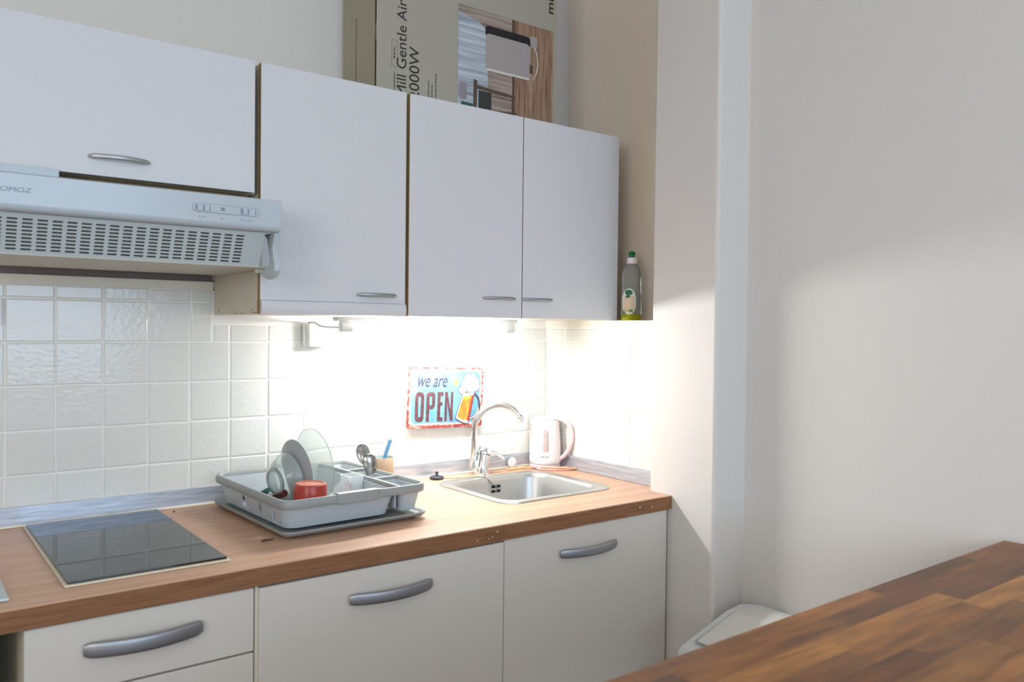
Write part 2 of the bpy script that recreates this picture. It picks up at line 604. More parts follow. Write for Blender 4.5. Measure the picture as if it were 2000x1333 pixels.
struct(b.build('wall_front', M['wall_plain']))
b = MB()
mid = (WIN_X0 + WIN_X1) / 2
for a0, a1, c0, c1 in ((WIN_X0, WIN_X0 + .05, WIN_Z0, WIN_Z1), (WIN_X1 - .05, WIN_X1, WIN_Z0, WIN_Z1), (mid - .05, mid + .05, WIN_Z0, WIN_Z1), (WIN_X0, WIN_X1, WIN_Z0, WIN_Z0 + .05), (WIN_X0, WIN_X1, WIN_Z1 - .05, WIN_Z1)):
    b.box(a0, a1, WIN_Y - 0.07, WIN_Y - 0.005, c0, c1)
wn_ = struct(b.build('window_1', M['window_frame']))
MB().box(WIN_X0 + .05, mid - .05, WIN_Y - 0.012, WIN_Y - 0.008, WIN_Z0 + .05, WIN_Z1 - .05).build('pane', M['pane'], wn_)
MB().box(mid + .05, WIN_X1 - .05, WIN_Y - 0.012, WIN_Y - 0.008, WIN_Z0 + .05, WIN_Z1 - .05).build('pane', M['pane'], wn_)
b = MB()
LWY0, LWY1 = -4.3, -2.3
for a0, a1, c0, c1 in ((LWY0, LWY0 + .05, 1.0, 2.5), (LWY1 - .05, LWY1, 1.0, 2.5), (LWY0, LWY1, 1.0, 1.05), (LWY0, LWY1, 2.45, 2.5)):
    b.box(-4.37, -4.305, a0, a1, c0, c1)
w2_ = struct(b.build('added_window', M['window_frame']))  # added out of view to carry the side light
MB().box(-4.312, -4.308, LWY0 + .05, LWY1 - .05, 1.05, 2.45).build('pane', M['pane'], w2_)

# ------------------------------------------------------------------ upstand strips
o = MB().box(-2.5, XS - 0.012, -0.011, -0.0045, ZT + 0.0005, 0.9475, 0.0015).build('upstand_strip', M['strip'])
tag(o, 'long brushed metal strip along the back of the worktop', 'trim strip')
MB().box(-2.5, XS - 0.012, -0.0165, -0.011, ZT + 0.0005, ZT + 0.006, 0.001).build('silicone_bead', M['cream'], o)
o = MB().box(XS - 0.0105, XS - 0.0045, YP + 0.001, -0.012, ZT + 0.0005, 0.9475, 0.0015).build('upstand_strip', M['strip'])
tag(o, 'short metal strip along the side wall right of the kettle', 'trim strip')

# ------------------------------------------------------------------ worktop
HX0, HX1, HY0, HY1 = -0.464, -0.083, -0.470, -0.124      # sink cut-out
gx = [-2.5, HX0, HX1, -0.0005, XS - 0.0015]
gy = [FR, YP + 0.0005, HY0, HY1, -0.0015]
bmx = bmesh.new()
grid = {}
t = 0.0405


def gv(i, j, k):
    if (i, j, k) not in grid:
        grid[(i, j, k)] = bmx.verts.new((gx[i], gy[j], ZT if k else ZT - t))
    return grid[(i, j, k)]


def has(i, j):
    if not (0 <= i < 4 and 0 <= j < 4):
        return False
    if i == 1 and j == 2:
        return False
    if i == 3 and j == 0:
        return False
    return True


for i in range(4):
    for j in range(4):
        if not has(i, j):
            continue
        bmx.faces.new((gv(i, j, 1), gv(i + 1, j, 1), gv(i + 1, j + 1, 1), gv(i, j + 1, 1)))
        bmx.faces.new((gv(i, j, 0), gv(i, j + 1, 0), gv(i + 1, j + 1, 0), gv(i + 1, j, 0)))
        for di, dj, a, c in ((-1, 0, (0, 0), (0, 1)), (1, 0, (1, 0), (1, 1)), (0, -1, (0, 0), (1, 0)), (0, 1, (0, 1), (1, 1))):
            if not has(i + di, j + dj):
                p = [(i + a[0], j + a[1]), (i + c[0], j + c[1])]
                bmx.faces.new((gv(*p[0], 0), gv(*p[1], 0), gv(*p[1], 1), gv(*p[0], 1)))
q = MB()
q.bm.free()
q.bm = bmx
wt = q.build('worktop', M['laminate'], smooth=30, bevel=0.0025)
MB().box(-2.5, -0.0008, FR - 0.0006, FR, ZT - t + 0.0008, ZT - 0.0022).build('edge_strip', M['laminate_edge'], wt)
MB().box(-1.738, -1.720, FR + 0.02, -0.03, 0.0005, ZT - t - 0.0005).build('niche_shade_panel', M['carcass'], wt)  # added unseen panel that keeps the gap beside the drawers dark
tag(wt, 'long reddish wood-grain laminate kitchen worktop with sink and hob set in it', 'worktop')
for (x, z, r) in ((-0.135, 0.882, .0022), (-0.085, 0.877, .0018), (-0.64, 0.885, .0015), (-0.655, 0.874, .0013), (-0.70, 0.871, .0012), (-0.665, 0.871, .001)):
    MB().lathe([(r, 0), (r * .8, .0004)], Matrix.Translation((x, FR - 0.0007, z)) @ Matrix.Rotation(math.pi / 2, 4, 'X') @ Matrix.Diagonal((1, 1.6, 1, 1)), 10).build('chipped_spot', M['cream'], wt)

# ------------------------------------------------------------------ handles


def bow_handle(name, xa, xb, z, y, bulge, hz, thick, m, parent):
    """flat bow: ends on the door, middle standing out"""
    pts, sc = [], []
    N = 24
    for i in range(N + 1):
        s_ = i / N
        pts.append((xa + (xb - xa) * s_, y - thick * 0.55 - bulge * math.sin(math.pi * s_) ** 0.85, z))
        sc.append(min(1, 0.72 + 5.5 * min(s_, 1 - s_)) if hz > 0.02 else min(1, 0.6 + 5 * min(s_, 1 - s_)))
    prof = []
    for k in range(16):
        a = 2 * math.pi * k / 16
        ca, sa = math.cos(a), math.sin(a)
        prof.append((thick / 2 * math.copysign(abs(ca) ** 0.8, ca), hz / 2 * math.copysign(abs(sa) ** 0.7, sa)))
    return MB().sweep(pts, prof, scales=sc).build(name, m, parent, smooth=60)


def door_panel(parent, x0, x1, y, z0, z1, th, m, edge, hid=None):
    """front panel with a tan band on its thickness"""
    d = MB().box(x0, x1, y, y + 0.0022, z0, z1, 0.001, 1).build('door', m, parent)
    MB().box(x0 + 0.0004, x1 - 0.0004, y + 0.0022, y + th, z0 + 0.0004, z1 - 0.0004).build('edge_band', edge, d)
    return d


# ------------------------------------------------------------------ wall cabinets


def carcass(parent, x0, x1, zb):
    bb = MB()
    t_ = 0.016
    y0, y1, y2 = UY + 0.0185, -0.0055, YB - 0.001
    zc = 1.507
    bb.box(x0, x0 + t_, y0, y1, zb, UT - 0.001)
    bb.box(x1 - t_, x1, y0, y1, zb, UT - 0.001)
    bb.box(x0 + t_, x1 - t_, y0, y1, zb + 0.001, zb + 0.001 + t_)
    bb.box(x0 + t_, x1 - t_, y0, y1, UT - 0.001 - t_, UT - 0.001)
    bb.box(x0 + t_, x1 - t_, y1 - 0.006, y1, zb + t_, UT - t_)
    bb.box(x0, x1, y1, y2, max(zc, zb), UT - 0.001)
    return bb.build('carcass', M['carcass'], parent)


ca = thing('wall_cabinet', 'white wall cabinet above the cooker hood with one wide door', 'cabinet', (-1.43, -0.15, 1.703))
carcass(ca, -1.728, X1 - 0.008, 1.703)
d = door_panel(ca, -1.727, X1 - 0.0135, UY, 1.7035, UT, 0.018, M['cabinet'], M['raw'])
bow_handle('handle', -1.497, -1.376, 1.7425, UY, 0.020, 0.0105, 0.008, M['handle_light'], d)
MB().box(-1.7275, X1 - 0.009, UY + 0.055, UY + 0.07, 1.690, 1.7028).build('bottom_edge', M['raw'], ca)

cb = thing('wall_cabinet', 'narrow tall white wall cabinet with a rounded rail under its door', 'cabinet', (-0.923, -0.15, UB))
carcass(cb, X1 + 0.001, X2 - 0.006, UB)
d = door_panel(cb, X1 + 0.001, -0.7262, UY, 1.4492, UT, 0.018, M['cabinet'], M['raw'])
bow_handle('handle', -0.871, -0.756, 1.4705, UY, 0.016, 0.0095, 0.007, M['handle'], d)
pr = []
for k in range(9):
    a = math.pi * k / 8
    pr.append((UY - 0.004 - 0.004 * math.sin(a), UB + 0.001 + 0.0325 * k / 8))
pr += [(UY + 0.018, UB + 0.0335), (UY + 0.018, UB + 0.001)]
MB().prism(pr, lambda u_, v_, w_: (w_, u_, v_), X1 + 0.002, -0.7265).build('light_rail', M['cabinet'], cb, smooth=50)
MB().box(X1 + 0.0005, X1 + 0.0016, UY + 0.002, UY + 0.0185, UB + 0.0005, 1.4485).build('edge_band', M['raw'], cb)
for (y, z) in ((-0.30, UB + .0035), (-0.17, UB + .003), (-0.04, UB + .012), (-0.29, UB + .010), (-0.315, UB + 0.004), (-0.22, UB + 0.0025)):
    MB().box(X1 + 0.0002, X1 + 0.0012, y - random.uniform(.002, .006), y + .003, z - .0012, z + .0016).build('chip_mark', M['brown_plastic'], cb)

cc = thing('wall_cabinet', 'white double wall cabinet with two doors right of the narrow one', 'cabinet', (-0.32, -0.15, UB))
carcass(cc, X2 - 0.003, X4 - 0.0012, UB + 0.001)
d = door_panel(cc, -0.7152, X3 - 0.0014, UY, UB + 0.002, UT, 0.018, M['cabinet'], M['raw'])
d['label'] = 'left door of the pair'
bow_handle('handle', -0.470, -0.352, 1.4745, UY, 0.014, 0.0085, 0.0065, M['handle'], d)
d = door_panel(cc, X3 + 0.0014, X4, UY, UB + 0.002, UT, 0.018, M['cabinet'], M['raw'])
d['label'] = 'right door of the pair'
bow_handle('handle', -0.327, -0.209, 1.4745, UY, 0.014, 0.0085, 0.0065, M['handle'], d)

# ------------------------------------------------------------------ base cabinets
ZC = ZT - t - 0.0005


def base_carcass(parent, x0, x1):
    bb = MB()
    t_ = 0.016
    y0, y1 = YD + 0.0195, -0.03
    z0 = 0.10
    bb.box(x0, x0 + t_, y0, y1, z0, ZC)
    bb.box(x1 - t_, x1, y0, y1, z0, ZC)
    bb.box(x0 + t_, x1 - t_, y0, y1, z0, z0 + t_)
    bb.box(x0 + t_, x1 - t_, y1 - 0.006, y1, z0 + t_, ZC)
    bb.box(x0 + t_, x1 - t_, y0, y0 + 0.08, ZC - t_, ZC)
    bb.build('carcass', M['carcass'], parent)
    MB().box(x0 + 0.001, x1 - 0.001, y0 + 0.05, y0 + 0.066, 0.0005, z0 - 0.0005).build('plinth', M['base_front'], parent)


ba = thing('base_cabinet', 'white drawer cabinet under the black hob', 'cabinet', (-1.447, -0.33, 0))
base_carcass(ba, -1.6505, -1.2465)
for k, (z0, z1) in enumerate(((0.7285, 0.8565), (0.42, 0.7245), (0.115, 0.416))):
    d = MB().box(-1.650, -1.2475, YD, YD + 0.0185, z0, z1, 0.0015, 1).build('drawer_front', M['base_front'], ba)
    bow_handle('handle', -1.558, -1.352, (0.803, 0.655, 0.35)[k], YD, 0.026, 0.030, 0.011, M['handle'], d)
bc = thing('base_cabinet', 'wide white base cabinet below the dish rack', 'cabinet', (-0.93, -0.33, 0))
base_carcass(bc, -1.2445, -0.6165)
d = MB().box(-1.2375, -0.6165, YD - 0.004, YD + 0.0185, 0.115, 0.8545, 0.0015, 1).build('door', M['base_front'], bc)
MB().box(-1.2445, -1.2377, YD + 0.004, YD + 0.0185, 0.115, 0.8575).build('side_edge', M['carcass'], bc)
bow_handle('handle', -1.040, -0.832, 0.794, YD - 0.004, 0.026, 0.027, 0.011, M['handle'], d)
bd = thing('base_cabinet', 'white base cabinet below the sink beside the right wall', 'cabinet', (-0.313, -0.33, 0))
base_carcass(bd, -0.6135, -0.0135)
d = MB().box(-0.6125, -0.0135, YD, YD + 0.0185, 0.115, 0.8575, 0.0015, 1).build('door', M['base_front'], bd)
bow_handle('handle', -0.432, -0.228, 0.795, YD, 0.026, 0.025, 0.011, M['handle'], d)

# ------------------------------------------------------------------ cooker hood
HL, HR = -1.726, X1 - 0.003
hd = thing('cooker_hood', 'slim white cooker hood with slotted grille under the left wall cabinet', 'cooker hood', (-1.43, -0.25, 1.50))
prof = [(-0.487, 1.668), (-0.4845, 1.640), (-0.483, 1.612), (-0.480, 1.603), (-0.473, 1.5985), (-0.464, 1.5975), (-0.464, 1.604), (-0.35, 1.604), (-0.01, 1.604), (-0.01, 1.689), (-0.36, 1.689), (-0.40, 1.674)]
MB().prism(prof, lambda u_, v_, w_: (w_, u_, v_), HL, HR).build('housing', M['hood'], hd, smooth=40, bevel=0.0015)
MB().box(HL, -1.553, UY - 0.012, UY - 0.006, 1.676, 1.7055, 0.001).build('filler_strip', M['hood'], hd)
# grille panel with real slots
A = Vector((0, -0.461, 1.5975))
B = Vector((0, -0.424, 1.5225))
gl0, gl1 = HL, -1.158
ncol, nrow = 20, 9
bg = MB()
ux0, ux1 = -1.7112, -1.1995
vv0, vv1 = 0.10, 0.93


def gp(x, s_):
    p = A.lerp(B, s_)
    return (x, p.y, p.z)


dx = (ux1 - ux0) / ncol
dv = (vv1 - vv0) / nrow
bm = bg.bm
for i in range(ncol):
    for j in range(nrow):
        cx_, cv = ux0 + (i + .5) * dx, vv0 + (j + .5) * dv
        outer = []
        inner = []
        hw, hv = dx * 0.36, dv * 0.26
        N = 4
        for q_ in range(4):
            sx, sv = ((1, 1), (-1, 1), (-1, -1), (1, -1))[q_]
            outer.append(bm.verts.new(gp(cx_ + sx * dx / 2, cv + sv * dv / 2)))
            arc = []
            rx = hv * 0.081
            for k in range(N):
                a = math.radians(90 * q_ + 90 * k / (N - 1))
                arc.append(bm.verts.new(gp(cx_ + sx * (hw - rx) + rx * math.cos(a), cv + hv * math.sin(a))))
            inner.append(arc)
        for q_ in range(4):
            o1, o2 = outer[q_], outer[(q_ + 1) % 4]
            arc = inner[q_]
            nxt = inner[(q_ + 1) % 4]
            for k in range(N - 1):
                bm.faces.new((o1, arc[k + 1], arc[k]))
            bm.faces.new((o1, o2, nxt[0], arc[-1]))
for a0, a1, s0, s1 in ((gl0, gl1, 0, vv0), (gl0, gl1, vv1, 1), (gl0, ux0, vv0, vv1), (ux1, gl1, vv0, vv1)):
    bg.face([gp(a0, s0), gp(a1, s0), gp(a1, s1), gp(a0, s1)])
bmesh.ops.remove_doubles(bm, verts=bm.verts, dist=1e-5)
g = bg.build('grille', M['hood_grille'], hd, smooth=0)
sm = g.modifiers.new('solid', 'SOLIDIFY')
sm.thickness = 0.001
sm.offset = 0
MB().loft([[(gl0, A.y + .006, A.z - 0.002), (gl1, A.y + .006, A.z - 0.002), (gl1, B.y + .006, B.z + .003), (gl0, B.y + .006, B.z + .003)],
           [(gl0, A.y + .012, A.z - 0.002), (gl1, A.y + .012, A.z - 0.002), (gl1, B.y + .012, B.z + .003), (gl0, B.y + .012, B.z + .003)]]).build('filter', M['hood_dark'], hd)
MB().loft([[(HL, B.y, B.z - .002), (gl1 + .02, B.y, B.z - .002), (HR, -0.11, 1.520), (HL, -0.11, 1.516)],
           [(HL, B.y, B.z), (gl1 + .02, B.y, B.z), (HR, -0.11, 1.523), (HL, -0.11, 1.519)]]).build('underside', M['hood_under'], hd)
MB().box(HL, HR, -0.116, -0.108, 1.517, 1.604).build('back_plate', M['hood_under'], hd)
br = [(-.455, 1.598), (-.478, 1.596), (-.470, 1.578), (-.464, 1.560), (-.470, 1.543), (-.478, 1.528), (-.478, 1.512), (-.470, 1.504), (-.452, 1.496), (-.432, 1.494), (-.412, 1.498), (-.392, 1.508), (-.41, 1.525), (-.440, 1.524), (-.447, 1.535), (-.43, 1.588), (-.41, 1.598)]
MB().prism(br, lambda u_, v_, w_: (w_, u_, v_), -1.142, HR).build('visor_bracket', M['hood'], hd, smooth=30, bevel=0.001)
MB().box(gl1 + 0.001, -1.142, -0.40, -0.392, 1.51, 1.60).build('inner_cheek', M['hood_under'], hd)
# switches on the front (front plane slants slightly)


def hy(z):
    return -0.483 - 0.004 * (z - 1.612) / 0.056


def stadium(x0, x1, z0, z1, n_=8):
    r = (z1 - z0) / 2
    zc = (z0 + z1) / 2
    pts = []
    for k in range(n_ + 1):
        a = math.pi / 2 + math.pi * k / n_
        pts.append((x0 + r + r * math.cos(a), zc + r * math.sin(a)))
    for k in range(n_ + 1):
        a = -math.pi / 2 + math.pi * k / n_
        pts.append((x1 - r + r * math.cos(a), zc + r * math.sin(a)))
    return pts


sp = MB()
sp.prism(stadium(-1.325, -1.180, 1.6275, 1.6465), lambda u_, v_, w_: (u_, hy(v_) - w_, v_), 0, 0.0007)
sp = sp.build('switch_surround', M['hood_slot'], hd)
MB().prism(stadium(-1.3238, -1.1812, 1.6288, 1.6452), lambda u_, v_, w_: (u_, hy(v_) - w_, v_), 0.0007, 0.0011).build('switch_plate', M['hood'], hd)
for x0, x1 in ((-1.314, -1.303), (-1.299, -1.289), (-1.217, -1.207)):
    s_ = MB().box(x0, x1, hy(1.637) - 0.0035, hy(1.637) - 0.0011, 1.6305, 1.6435, 0.0006, 1).build('slider', M['hood'], hd)
for x0, x1 in ((-1.3185, -1.3145), (-1.3025, -1.2995), (-1.2885, -1.2865), (-1.2225, -1.2175), (-1.2065, -1.2035), (-1.190, -1.188)):
    MB().box(x0, x1, hy(1.637) - 0.0016, hy(1.637) - 0.0011, 1.631, 1.643).build('slider_slot', M['hood_mark'], hd)
b = MB()
b.box(-1.2655, -1.2565, hy(1.637) - 0.0016, hy(1.637) - 0.0011, 1.6385, 1.6405)
b.box(-1.2655, -1.2565, hy(1.637) - 0.0016, hy(1.637) - 0.0011, 1.6345, 1.6365)
b.build('indicator_lamp', mat('dark_red_lamp', rgb(104, 70, 80), 0.3), hd)
for x in (-1.309, -1.301, -1.262, -1.2185, -1.211, -1.2035, -1.196):
    MB().box(x - .0016, x + .0016, hy(1.619) - 0.0005, hy(1.619), 1.6165, 1.6195).build('switch_symbol', M['hood_mark'], hd)
text_part('printed_logo', 'ZOMOZ', M['hood_mark'], hd, (-1.682, hy(1.635) - 0.0006, 1.6335), (1, 0, 0), (0, 0.07, 1), 0.012, fit=0.064, shear=0.2, fit_h=0.0088)

# ------------------------------------------------------------------ hob
hb = thing('hob', 'black ceramic glass hob with cream trim set in the worktop', 'hob', (-1.424, -0.307, ZT))
MB().box(-1.578, -1.272, -0.582, -0.030, ZT + 0.0003, ZT + 0.0042, 0.0015).build('trim_frame', M['hob_frame'], hb)
gt = MB().box(-1.572, -1.277, -0.574, -0.034, ZT + 0.0043, ZT + 0.0085, 0.0015).build('glass_top', M['glass_black'], hb)


o = MB().box(-1.98, -1.667, -0.604, -0.30, ZT + 0.0003, ZT + 0.006, 0.002).build('metal_sheet', M['sheet'])
tag(o, 'corner of a pale grey metal sheet lying on the worktop left of the hob', 'metal sheet')

# ------------------------------------------------------------------ sink
sk = thing('sink', 'square stainless steel sink bowl set in the worktop', 'sink', (-0.275, -0.297, ZT))
cx, cy, w_, d_ = -0.2735, -0.297, 0.425, 0.386
b = MB()
rings = [rrect(cx, cy, w_, d_, 0.06, ZT + 0.0003), rrect(cx, cy, w_ - .001, d_ - .001, 0.06, ZT + 0.003), rrect(cx, cy, w_ - .008, d_ - .008, 0.058, ZT + 0.0048),
         rrect(cx, cy, w_ - .052, d_ - .052, 0.062, ZT + 0.004), rrect(cx, cy, w_ - .064, d_ - .064, 0.062, ZT + 0.001), rrect(cx, cy, w_ - .072, d_ - .072, 0.060, ZT - 0.010),
         rrect(cx, cy, w_ - .092, d_ - .092, 0.058, ZT - 0.10), rrect(cx, cy, w_ - .11, d_ - .11, 0.056, ZT - 0.135), rrect(cx, cy, w_ - .16, d_ - .16, 0.05, ZT - 0.150)]
b.loft(rings, False, True)
b.build('bowl', M['sink_steel'], sk, smooth=50)
b = MB()
b.lathe([(0.001, .0006), (0.038, .0006), (0.041, 0.0), (0.041, -0.002)], Matrix.Translation((cx, cy, ZT - 0.1495)), 36)
b.build('drain', M['chrome'], sk)
yw = cy + d_ / 2 - 0.0405
b = MB()
for sx in (-1, 1):
    for sz in (-1, 1):
        b.box(-0.268 + sx * .010 - .0075, -0.268 + sx * .010 + .0075, yw - 0.0022, yw + 0.002, 0.8665 + sz * .0075 - .0042, 0.8665 + sz * .0075 + .0042)
b.build('overflow_slots', M['black'], sk)
b = MB()
b.prism(stadium(-0.2915, -0.2445, 0.852, 0.881), lambda u_, v_, q_: (u_, yw + q_, v_), -0.0012, 0.002)
b.build('overflow_plate', M['sink_steel'], sk)

# plug on a bead chain
pl = thing('sink_plug', 'round black rubber sink plug lying left of the sink', 'plug', (-0.428, -0.05, ZT))
Mx = Matrix.Translation((-0.4335, -0.05, ZT + 0.0005))
MB().lathe([(0.020, 0), (0.0225, 0.002), (0.0225, 0.007), (0.019, 0.0095), (0.008, 0.013)], Mx, 32).build('stopper', M['rubber'], pl)
MB().lathe([(0.0035, 0.013), (0.0035, 0.017), (0.006, 0.019), (0.006, 0.022), (0.003, 0.024)], Mx, 18).build('knob', M['rubber'], pl)
pth = []
ctrl = [(-0.415, -0.056, ZT + .002), (-0.39, -0.075, ZT + .0018), (-0.365, -0.082, ZT + .0018), (-0.33, -0.098, ZT + .004), (-0.315, -0.116, ZT + .0063), (-0.300, -0.131, ZT + .005), (-0.290, -0.142, ZT - .008), (-0.278, -0.148, ZT - .022), (-0.268, -0.150, ZT - .033)]
for i in range(len(ctrl) - 1):
    for k in range(4):
        pth.append(Vector(ctrl[i]).lerp(Vector(ctrl[i + 1]), k / 4))
MB().tube(pth + [Vector(ctrl[-1])], 0.0009, 6).build('chain', M['rubber'], pl)

# ------------------------------------------------------------------ mixer tap
fx, fy = -0.269, -0.066
fa = thing('mixer_tap', 'chrome mixer tap with a high curved spout at the back of the sink', 'tap', (fx, fy, ZT))
b = MB()
b.lathe([(0.027, 0.0005), (0.027, 0.004), (0.0235, 0.007), (0.0225, 0.030)], Matrix.Translation((fx, fy, ZT)), 36)
tilt = Matrix.Translation((fx, fy, ZT + 0.022)) @ Matrix.Rotation(math.radians(16), 4, Vector((-0.5, 1, 0)).normalized())
b.lathe([(0.0225, -0.004), (0.023, 0.012), (0.0235, 0.034), (0.0235, 0.044)], tilt, 36)
b.build('body', M['chrome'], fa, smooth=45)
b = MB()
b.lathe([(0.0225, 0.0445), (0.026, 0.046), (0.027, 0.056), (0.023, 0.066), (0.012, 0.072), (0.001, 0.073)], tilt, 36)
lev = [tilt @ Vector(p) for p in ((0.015, -0.006, 0.058), (0.032, -0.016, 0.056), (0.048, -0.026, 0.050), (0.062, -0.034, 0.042))]
b.tube(lev, [0.0075, 0.006, 0.005, 0.0045], 12)
b.build('lever', M['chrome'], fa, smooth=50)
sp0 = Vector((fx - 0.026, fy + 0.012, ZT + 0.035))
dirs = Vector((0.78, -0.62, 0)).normalized()
pth = [sp0 + Vector((0, 0, 0.0)), sp0 + Vector((0, 0, 0.02)), sp0 + Vector((0, 0, 0.06)), sp0 + Vector((0, 0, 0.105))]
Rr = 0.084
base = sp0 + Vector((0, 0, 0.105))
for k in range(1, 19):
    a = math.pi - math.radians(142) * k / 18
    pth.append(base + dirs * (Rr + Rr * math.cos(a)) + Vector((0, 0, 1)) * Rr * 1.12 * math.sin(a))
b = MB()
b.tube(pth, 0.0112, 18)
b.tube([sp0 + Vector((0, 0, -.012)), sp0 + Vector((0, 0, .012))], 0.0125, 18)
b.build('spout', M['chrome'], fa, smooth=60)
e0, e1 = pth[-2], pth[-1]
dd = (e1 - e0).normalized()
b = MB()
b.tube([e1 - dd * .001, e1 + dd * .004, e1 + dd * .022], [0.0122, 0.0134, 0.0130], 18)
b.build('aerator', M['chrome'], fa, smooth=40)
MB().tube([Vector((fx - 0.013, fy + .006, ZT + .022)), sp0 + Vector((0, 0, -.004))], 0.0115, 14).build('spout_joint', M['chrome'], fa)

# ------------------------------------------------------------------ kettle
kx, ky = -0.001, -0.074
kt = thing('kettle', 'small white and pink electric kettle behind the sink corner', 'kettle', (kx, ky, ZT))
T0 = Matrix.Translation((kx, ky, ZT))
MB().lathe([(0.050, 0.0005), (0.054, 0.003), (0.054, 0.012), (0.050, 0.016)], T0, 44).build('power_base', M['kettle_pink'], kt)
kb = MB().lathe([(0.050, 0.0165), (0.0545, 0.020), (0.0555, 0.030), (0.0535, 0.09), (0.0485, 0.150), (0.0465, 0.166), (0.044, 0.169)], T0, 56).build('jug', M['kettle'], kt, smooth=50)
MB().lathe([(0.0445, 0.169), (0.0455, 0.1715), (0.043, 0.1765), (0.02, 0.1805), (0.001, 0.181)], T0, 44).build('lid', M['kettle_pink'], kt)
hdir = Vector((0.52, -0.85, 0)).normalized()
pts = []
for r0, z in ((0.038, 0.174), (0.058, 0.172), (0.078, 0.163), (0.092, 0.145), (0.098, 0.120), (0.096, 0.095), (0.086, 0.068), (0.070, 0.046), (0.052, 0.032)):
    pts.append(Vector((kx, ky, ZT)) + hdir * r0 + Vector((0, 0, z)))
prof = [(0.0075 * math.cos(2 * math.pi * k / 14), 0.0095 * math.sin(2 * math.pi * k / 14)) for k in range(14)]
MB().sweep(pts, prof, up=(-hdir.y, hdir.x, 0)).build('handle', M['kettle_pink'], kt, smooth=60)
# spout lip opposite the handle
sp_ = -hdir
b = MB()
c0 = Vector((kx, ky, ZT))
sd = Vector((-sp_.y, sp_.x, 0))
b.loft([[c0 + sp_ * 0.040 + sd * 0.022 + Vector((0, 0, .167)), c0 + sp_ * 0.058 + Vector((0, 0, .169)), c0 + sp_ * 0.040 - sd * 0.022 + Vector((0, 0, .167))],
        [c0 + sp_ * 0.046 + sd * 0.014 + Vector((0, 0, .135)), c0 + sp_ * 0.049 + Vector((0, 0, .132)), c0 + sp_ * 0.046 - sd * 0.014 + Vector((0, 0, .135))]])
b.build('spout', M['kettle'], kt, smooth=0)
# level gauge facing the viewer


def on_jug(ang, z, extra=0.0):
    r = (0.0555 - 0.002 * (z - 0.03) / 0.06 if z < 0.09 else 0.0535 - 0.005 * (z - 0.09) / 0.06) + extra
    return Vector((kx + r * math.cos(ang), ky + r * math.sin(ang), ZT + z))


ga = math.atan2(-2.19, -1.80)


def jug_patch(name, x0, x1, z0, z1, rnd_, e, m):
    """rounded strip lying on the curved jug"""
    q__ = MB()
    rows = []
    n_ = 16
    for i_ in range(n_ + 1):
        z_ = z0 + (z1 - z0) * i_ / n_
        d_ = min(z_ - z0, z1 - z_)
        k_ = 1.0 if d_ >= rnd_ else math.sqrt(max(0.0, 1 - (1 - d_ / rnd_) ** 2))
        c_ = (x0 + x1) / 2
        h_ = (x1 - x0) / 2 * max(k_, 0.02)
        rows.append([q__.bm.verts.new(on_jug(ga + (c_ + h_ * t_) / 0.054, z_, e)) for t_ in (-1, -.5, 0, .5, 1)])
    for a_, c_ in zip(rows, rows[1:]):
        for k_ in range(4):
            q__.bm.faces.new((a_[k_], a_[k_ + 1], c_[k_ + 1], c_[k_]))
    o__ = q__.build(name, m, kt, smooth=60)
    s__ = o__.modifiers.new('solid', 'SOLIDIFY')
    s__.thickness = 0.0006
    return o__


jug_patch('gauge_frame', -0.0125, 0.0125, 0.056, 0.145, 0.0125, 0.0006, M['kettle'])
jug_patch('level_gauge', -0.0095, 0.0095, 0.061, 0.140, 0.0095, 0.0013, M['kettle_gauge'])
b = MB()
for k in range(8):
    a = ga - 0.26 + k * 0.062
    if k == 4:
        continue
    b.loft([[on_jug(a + u_ * 0.017, 0.0445 + v_ * 0.0022, e) for u_, v_ in ((-1, -1), (1, -1), (1, 1), (-1, 1))] for e in (-0.0005, 0.0006)])
b.build('printed_logo', M['sign_ink'], kt)
jug_patch('gauge_mark', -0.003, 0.003, 0.112, 0.120, 0.003, 0.0019, M['plate_grey'])
jug_patch('gauge_mark', -0.002, 0.002, 0.086, 0.089, 0.001, 0.0019, M['plate_grey'])

# cord coiled in front of the kettle
cdx = thing('power_cord', 'pink and peach power cord coiled in front of the kettle', 'cord', (0.0, -0.14, ZT))


def coil(ctrl, r, m, name):
    P = [Vector(c_) for c_ in ctrl]
    pth_ = []
    for i in range(len(P) - 1):
        p0, p1, p2, p3 = P[max(i - 1, 0)], P[i], P[i + 1], P[min(i + 2, len(P) - 1)]
        for k in range(8):
            s__ = k / 8
            pth_.append(0.5 * ((2 * p1) + (p2 - p0) * s__ + (2 * p0 - 5 * p1 + 4 * p2 - p3) * s__ ** 2 + (-p0 + 3 * p1 - 3 * p2 + p3) * s__ ** 3))
    pth_.append(P[-1])
    MB().tube(pth_, r, 10).build(name, m, cdx, smooth=60)


zc = ZT + 0.0035
coil([(-0.052, -0.090, zc), (-0.045, -0.120, zc), (-0.010, -0.150, zc), (0.025, -0.172, zc), (0.040, -0.165, zc), (0.034, -0.150, zc + .003)], 0.003, M['cord_pink'], 'pink_loop')
coil([(-0.060, -0.082, zc + .004), (-0.046, -0.096, zc + .007), (-0.030, -0.128, zc + .008), (0.000, -0.150, zc + .007), (0.028, -0.155, zc + .007)], 0.003, M['cord_pink'], 'pink_loop')
coil([(-0.048, -0.108, zc + .006), (-0.020, -0.140, zc + .007), (0.012, -0.168, zc + .007), (0.041, -0.183, zc + .004), (0.047, -0.176, zc + .003), (0.043, -0.160, zc + .001)], 0.0028, M['cord_peach'], 'peach_loop')
coil([(-0.150, -0.046, zc), (-0.128, -0.040, zc), (-0.100, -0.040, zc), (-0.078, -0.055, zc + .001), (-0.060, -0.075, zc + .003)], 0.0028, M['cord_peach'], 'peach_tail')
